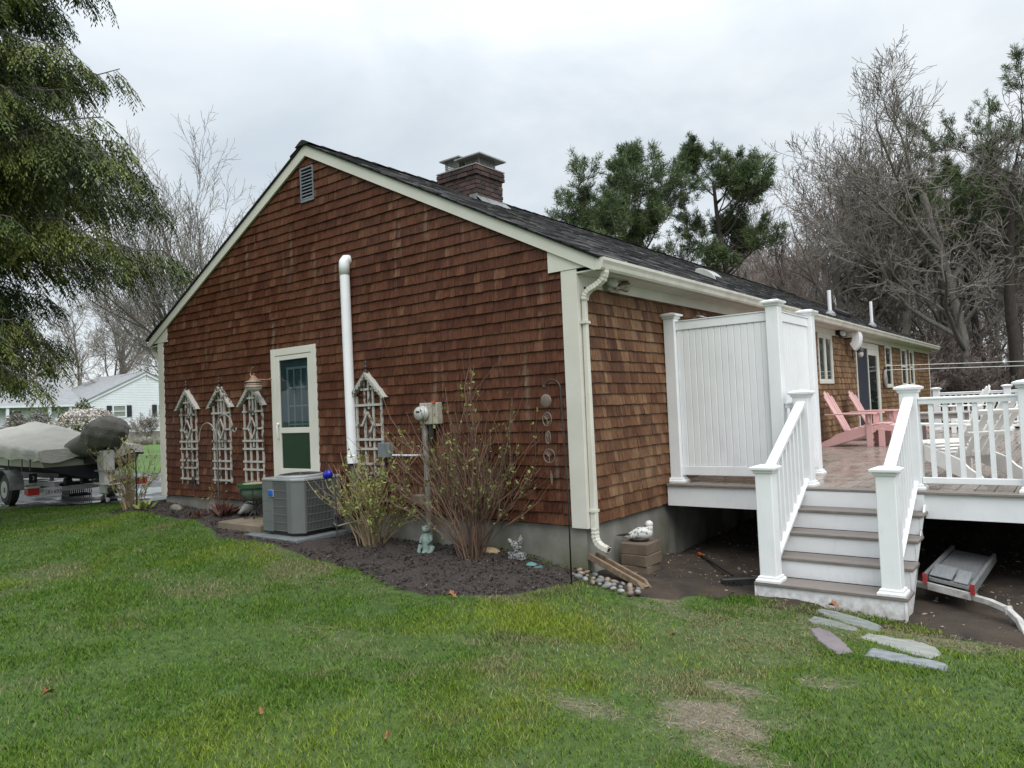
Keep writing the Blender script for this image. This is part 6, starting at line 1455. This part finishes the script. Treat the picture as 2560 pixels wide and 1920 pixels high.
for a in (20, 140, 260):
    M = Matrix.Translation((-10.78, .5, -.08)) @ Matrix.Rotation(R(a), 4, 'X'); MB().add([(-.03, 0, .05), (.05, .03, .06), (.06, .09, .16), (.0, .05, .19), (-.05, -.04, .15)], [(0, 1, 2, 3, 4)], M).ob('propeller_blade', BLACK, mo)
MB().box(-11.68, -11.3, .33, .67, .42, .66).ob('bracket', BLACK, mo)
tr = empty('boat_trailer', (-13, .5, GZ), 0, 'galvanised boat trailer with number plate and red tail lights', 'trailer')
for y in (-.05, 1.05): MB().box(-17.5, -11.95, y-.04, y+.04, GZ+.34, GZ+.43).ob('frame_rail', STEEL, tr)
MB().box(-12.0, -11.9, -.62, 1.62, GZ+.26, GZ+.34).ob('rear_crossbar', STEEL, tr); MB().box(-13.3, -13.2, -.55, 1.55, GZ+.26, GZ+.32).ob('axle', BLACK, tr)
for y in (.05, .95): MB().box(-16.2, -12.0, y-.05, y+.05, GZ+.5, GZ+.62).ob('bunk', BLACK, tr); MB().box(-12.5, -12.44, y-.03, y+.03, GZ+.43, GZ+.5).ob('bunk_bracket', STEEL, tr)
for y in (.2, .5, .8): MB().tube([(-12.1, y-.06, GZ+.42), (-12.1, y+.06, GZ+.42)], .07, 12).ob('keel_roller', BLACK, tr)
for y, sgn in ((-.44, -1), (1.44, 1)):
    w = MB().tube([(-13.2, y-.095, GZ+.30), (-13.2, y-.06, GZ+.30), (-13.2, y+.06, GZ+.30), (-13.2, y+.095, GZ+.30)], [.25, .31, .31, .25], 28).ob('wheel', mk('black_tyre_rubber', (.018, .018, .019), (.028, .028, .028), .8, 30) if sgn < 0 else bpy.data.materials['black_tyre_rubber'], tr, smooth=False)
    MB().tube([(-13.2, y+sgn*.06, GZ+.30), (-13.2, y+sgn*.10, GZ+.30)], [.19, .17], 20).ob('rim', STEEL, w); MB().tube([(-13.2, y+sgn*.1, GZ+.30), (-13.2, y+sgn*.12, GZ+.30)], .05, 10).ob('hub', STEEL, w)
    n = 10; vs = []
    for k in range(n+1): a = math.pi*k/n; vs += [(-13.2-.40*math.cos(a), y-.13, GZ+.32+.36*math.sin(a)), (-13.2-.40*math.cos(a), y+.13, GZ+.32+.36*math.sin(a))]
    fs = [(2*k, 2*k+2, 2*k+3, 2*k+1) for k in range(n)]; fm = MB().add(vs, fs); off = len(fm.v); fm.add([(p[0], p[1], p[2]-.02) for p in vs], [tuple(reversed(f)) for f in fs]); fm.ob('fender', STEEL, tr, smooth=True)
    yl = -.50 if sgn < 0 else 1.50
    MB().box(-11.9, -11.80, yl-.10, yl+.10, GZ+.24, GZ+.37).ob('tail_light', RED, tr, bevel=.01); MB().box(-11.93, -11.79, yl-.11, yl+.11, GZ+.371, GZ+.40).ob('light_guard', HULL, tr)
pl = MB().box(-11.895, -11.885, -.30, .01, GZ+.19, GZ+.345).ob('number_plate', mk('white_plate', (.55, .55, .55), (.46, .46, .46), .4), tr)
def lettering(txt, size, loc, rot, mat, parent, name='lettering'):
    cu = bpy.data.curves.new(name, 'FONT'); cu.body = txt; cu.size = size; cu.extrude = .001; cu.align_x = 'CENTER'; cu.align_y = 'CENTER'; cu.materials.append(mat)
    tmp = bpy.data.objects.new(name, cu); COL.objects.link(tmp); bpy.context.view_layer.update(); me = bpy.data.meshes.new_from_object(tmp.evaluated_get(bpy.context.evaluated_depsgraph_get())); bpy.data.objects.remove(tmp); me.name = name; me.materials.clear(); me.materials.append(mat)
    o = bpy.data.objects.new(name, me); COL.objects.link(o); o.parent = parent; o.location = Vector(loc)-WORG[parent]; o.rotation_euler = rot; return o
INK = mk('dark_ink', (.02, .02, .03), None, .6)
lettering('81493', .10, (-11.883, -.115, GZ+.262), (R(90), 0, R(90)), INK, pl); lettering('T', .055, (-11.883, -.262, GZ+.293), (R(90), 0, R(90)), INK, pl); lettering('Z', .055, (-11.883, -.262, GZ+.238), (R(90), 0, R(90)), INK, pl)
pb_ = MB().box(-12.62, -12.6, -.30, -.16, GZ+.42, GZ+.60).ob('guide_pad', BLACK, tr); lettering('3', .11, (-12.598, -.23, GZ+.51), (R(90), 0, R(90)), mk('white_ink', (.7, .7, .7), None, .6), pb_)
ct = empty('plastic_crate', (-13.6, 1.0, GZ), 0, 'black lattice plastic crate on the driveway under the boat', 'crate'); m = MB(); x0, x1, y0, y1, z0, z1 = -13.9, -13.5, .75, 1.2, GZ+.0, GZ+.29
for z in (z0, z1-.03): m.box(x0, x1, y0, y0+.02, z, z+.03); m.box(x0, x1, y1-.02, y1, z, z+.03); m.box(x0, x0+.02, y0+.02, y1-.02, z, z+.03); m.box(x1-.02, x1, y0+.02, y1-.02, z, z+.03)
m.ob('rim', BLACK, ct); g = MB()
for i in range(12):
    t = i/11; g.box(x1-.012, x1-.002, y0+(y1-y0)*t-.006, y0+(y1-y0)*t+.006, z0+.03, z1-.03); g.box(x0+(x1-x0)*t-.006, x0+(x1-x0)*t+.006, y0+.004, y0+.012, z0+.03, z1-.03); g.box(x0+.004, x0+.012, y0+(y1-y0)*t-.006, y0+(y1-y0)*t+.006, z0+.03, z1-.03)
for i in range(6): z = z0+.05+i*.04; g.box(x1-.011, x1-.003, y0, y1, z, z+.01); g.box(x0, x1, y0+.005, y0+.011, z, z+.01)
g.ob('lattice', BLACK, ct, kind='stuff')
# ================================================================== neighbour's house and garden
nh = empty('neighbour_house', (-56, 18, 0), 0, 'white clapboard house with a grey roof across the road', 'house')
CLAP = mk('white_clapboard', (.78, .81, .85), (.72, .75, .79), .5, 1.5); GROOF = mk('pale_grey_shingles', (.29, .30, .31), (.22, .23, .24), .8, 3, stretch=(1, 1, 6), bmp=.3)
nx = -55.0
MB().ext([(17.6, 0), (27.1, 0), (27.1, 2.94), (22.36, 5.2), (17.6, 2.94)], 'x', nx-.3, nx-.02).ob('gable_wall', CLAP, nh)
cbm = MB()
for k in range(36):
    z = .55+k*.13
    if z > 5.15: break
    h = 0 if z+.13 < 2.94 else (z+.13-2.94)/(2.26)*4.76
    y0, y1 = 17.6+h, 27.1-h
    if y1-y0 < .3: break
    cbm.add([(nx+.02, y0, z), (nx+.02, y1, z), (nx-.012, y1, z+.14), (nx-.012, y0, z+.14), (nx-.03, y0, z), (nx-.03, y1, z)], [(0, 1, 2, 3), (4, 5, 1, 0)])
cbm.ob('clapboards', CLAP, nh, kind='stuff'); MB().box(nx-.3, nx-.005, 17.65, 27.05, -.4, .54).ob('foundation', CONC, nh)
for s_ in (-1, 1): MB().ext([(22.36, 5.36), (22.36+s_*5.1, 2.86), (22.36+s_*5.1, 2.72), (22.36, 5.22)], 'x', nx-9, nx+.12).ob('roof_slope', GROOF, nh); MB().ext([(22.36, 5.22), (22.36+s_*5.1, 2.72), (22.36+s_*5.1, 2.56), (22.36, 5.06)], 'x', nx+.02, nx+.1).ob('rake_board', CLAP, nh)
MB().box(-63, -56.2, 4, 17.5, -.3, 2.8).ob('wall', CLAP, nh)
MB().add([(-55.4, 3.5, 2.86), (-55.4, 17.9, 2.86), (-59.6, 17.9, 4.95), (-59.6, 3.5, 4.95), (-63.8, 3.5, 2.86), (-63.8, 17.9, 2.86)], [(0, 1, 2, 3), (3, 2, 5, 4), (0, 3, 4)]).ob('roof', GROOF, nh)
MB().box(-55.5, -55.38, 3.5, 17.6, 2.68, 2.85).ob('fascia', CLAP, nh)
SHUT = mk('dark_navy_shutter', (.02, .024, .034), None, .6); BLND = mk('pale_blind', (.26, .29, .27), (.2, .22, .21), .7)
def nwin(y, z0, z1, w, x, shutters=True):
    wd = MB(); wd.box(x, x+.06, y-w/2, y-w/2+.10, z0, z1); wd.box(x, x+.06, y+w/2-.10, y+w/2, z0, z1); wd.box(x, x+.055, y-w/2+.1, y+w/2-.1, z0, z0+.1); wd.box(x, x+.055, y-w/2+.1, y+w/2-.1, z1-.1, z1); wd.box(x, x+.05, y-w/2+.1, y+w/2-.1, (z0+z1)/2-.03, (z0+z1)/2+.03)
    w_ = wd.ob('window', CLAP, nh); MB().box(x+.005, x+.015, y-w/2+.1, y+w/2-.1, z0+.1, z1-.1).ob('pane', BLND, w_)
    if shutters:
        for s_ in (-1, 1): MB().box(x, x+.05, y+s_*(w/2+.22)-.18, y+s_*(w/2+.22)+.18, z0+.05, z1-.05).ob('shutter', SHUT, nh)
nwin(20.25, 1.72, 2.72, 1.05, nx+.02); nwin(23.7, 1.72, 2.72, 1.05, nx+.02)
nwin(13.55, 1.2, 2.55, 1.15, -56.2, False); MB().box(-56.2, -56.14, 12.15, 12.65, .2, 2.5).ob('door', SHUT, nh)
for y in (12.95, 15.6, 17.0): MB().box(-55.62, -55.45, y-.09, y+.09, .1, 2.68).ob('porch_post', CLAP, nh)
# weeping cherry
wcb = Vector((-39.7, 11.7, gzf(-39.7, 11.7))); wc_ = empty('weeping_cherry', wcb, 0, 'weeping cherry dome in pale blossom in front of the white house', 'tree'); rs = np.random.RandomState(4); m = MB(); m.tube([wcb+Vector((0, 0, -.2)), wcb+Vector((.05, 0, 1.0)), wcb+Vector((0, .1, 1.7))], [.13, .11, .08], 8); Pb = []
for i in range(150):
    a = i*2.399; rr_m = rs.uniform(.5, 1.0); d = Vector((math.cos(a), math.sin(a), 0)); pts = [wcb+Vector((0, 0, 1.6))+d*(1.75*rr_m*t**.8)+Vector((0, 0, .75*math.sin(min(1, t*1.7)*1.6)-1.5*max(0, t-.35)**1.3*rs.uniform(.7, 1.3))) for t in (0, .2, .4, .6, .8, 1)]
    m.tube(pts, [.02, .014, .01, .007, .005, .003], 3, cap=False)
    for q in range(34): f = .2+.8*rs.rand(); k = min(4, int(f*5)); Pb.append(tuple(pts[k].lerp(pts[k+1], f*5-k)))
m.ob('trunk', BARKP, wc_); Pb = np.array(Pb)+rs.randn(len(Pb), 3)*.05; V, F = leafquads(Pb, rs.randn(len(Pb), 3), .13, .10, rs); npmesh('crown', V, F, BLOSSOM, wc_, kind='stuff')
sm = clone(pD, None, label='small bare weeping tree against the white wall beside the boat'); sm.name = 'bare_tree'; sm['category'] = 'tree'; del sm['group']; place(sm, -47, 18.6, 1, .62)
for i, (x, y, r_, h_, lab, mt) in enumerate(((-50.5, 15.9, .8, 1.5, 'clipped green shrub at the corner of the neighbouring porch', leaf_mat('yew_leaves', [(.1, (.03, .05, .012)), (.9, (.09, .11, .03))])), (-52.5, 13.9, .9, 1.2, 'brownish vine covered shrub in front of the neighbouring porch', TWIG), (-51.5, 12.2, .7, 1.1, 'thin brown shrub left of the vine covered one', TWIG), (-40, 17.6, .8, .55, 'round green bush on the lawn beyond the boat', BUDS))):
    evergreen('garden_shrub', (x, y, gzf(x, y)), (r_, r_, h_), 1500, mt, lab, 200+i, .2)
FST = bpy.data.materials['grey_fieldstone']; rr = random.Random(6)
for i in range(7):
    m = MB(); m.ball((0, 0, 0), (.35, .3, .2), 8, 5); o = m.ob('garden_rock', FST, None, label='grey garden rock bordering the lawn below the white house', cat='rock', group='garden rocks'); x, y = -44+rr.uniform(-.5, .5), 15.2+i*.42; o.location = (x, y, gzf(x, y)+.08); o.rotation_euler = (.2*i, .3*i, i); o.scale = (rr.uniform(.7, 1.2),)*3
# parked car
car = empty('parked_car', (-31, 5.6, gzf(-31, 5.6)), R(8), 'dark parked car mostly hidden behind the covered boat', 'car'); CARP = mk('black_car_paint', (.012, .013, .016), (.016, .017, .02), .2)
kw = dict(parent=car, local=True)
MB().ext([(-2.2, .3), (2.2, .3), (2.25, .7), (1.9, .95), (.9, 1.02), (.4, 1.5), (-1.1, 1.52), (-1.8, 1.05), (-2.2, .98)], 'y', -.85, .85).ob('body', CARP, bevel=.08, **kw); MB().ext([(.82, 1.03), (.40, 1.44), (-1.05, 1.46), (-1.6, 1.06)], 'y', -.856, .856).ob('side_window', GLASS, **kw)
for x in (-1.35, 1.35):
    for y in (-.8, .8): MB().tube([(x, y-.1, .33), (x, y+.1, .33)], .33, 20).ob('wheel', bpy.data.materials['black_tyre_rubber'], **kw)
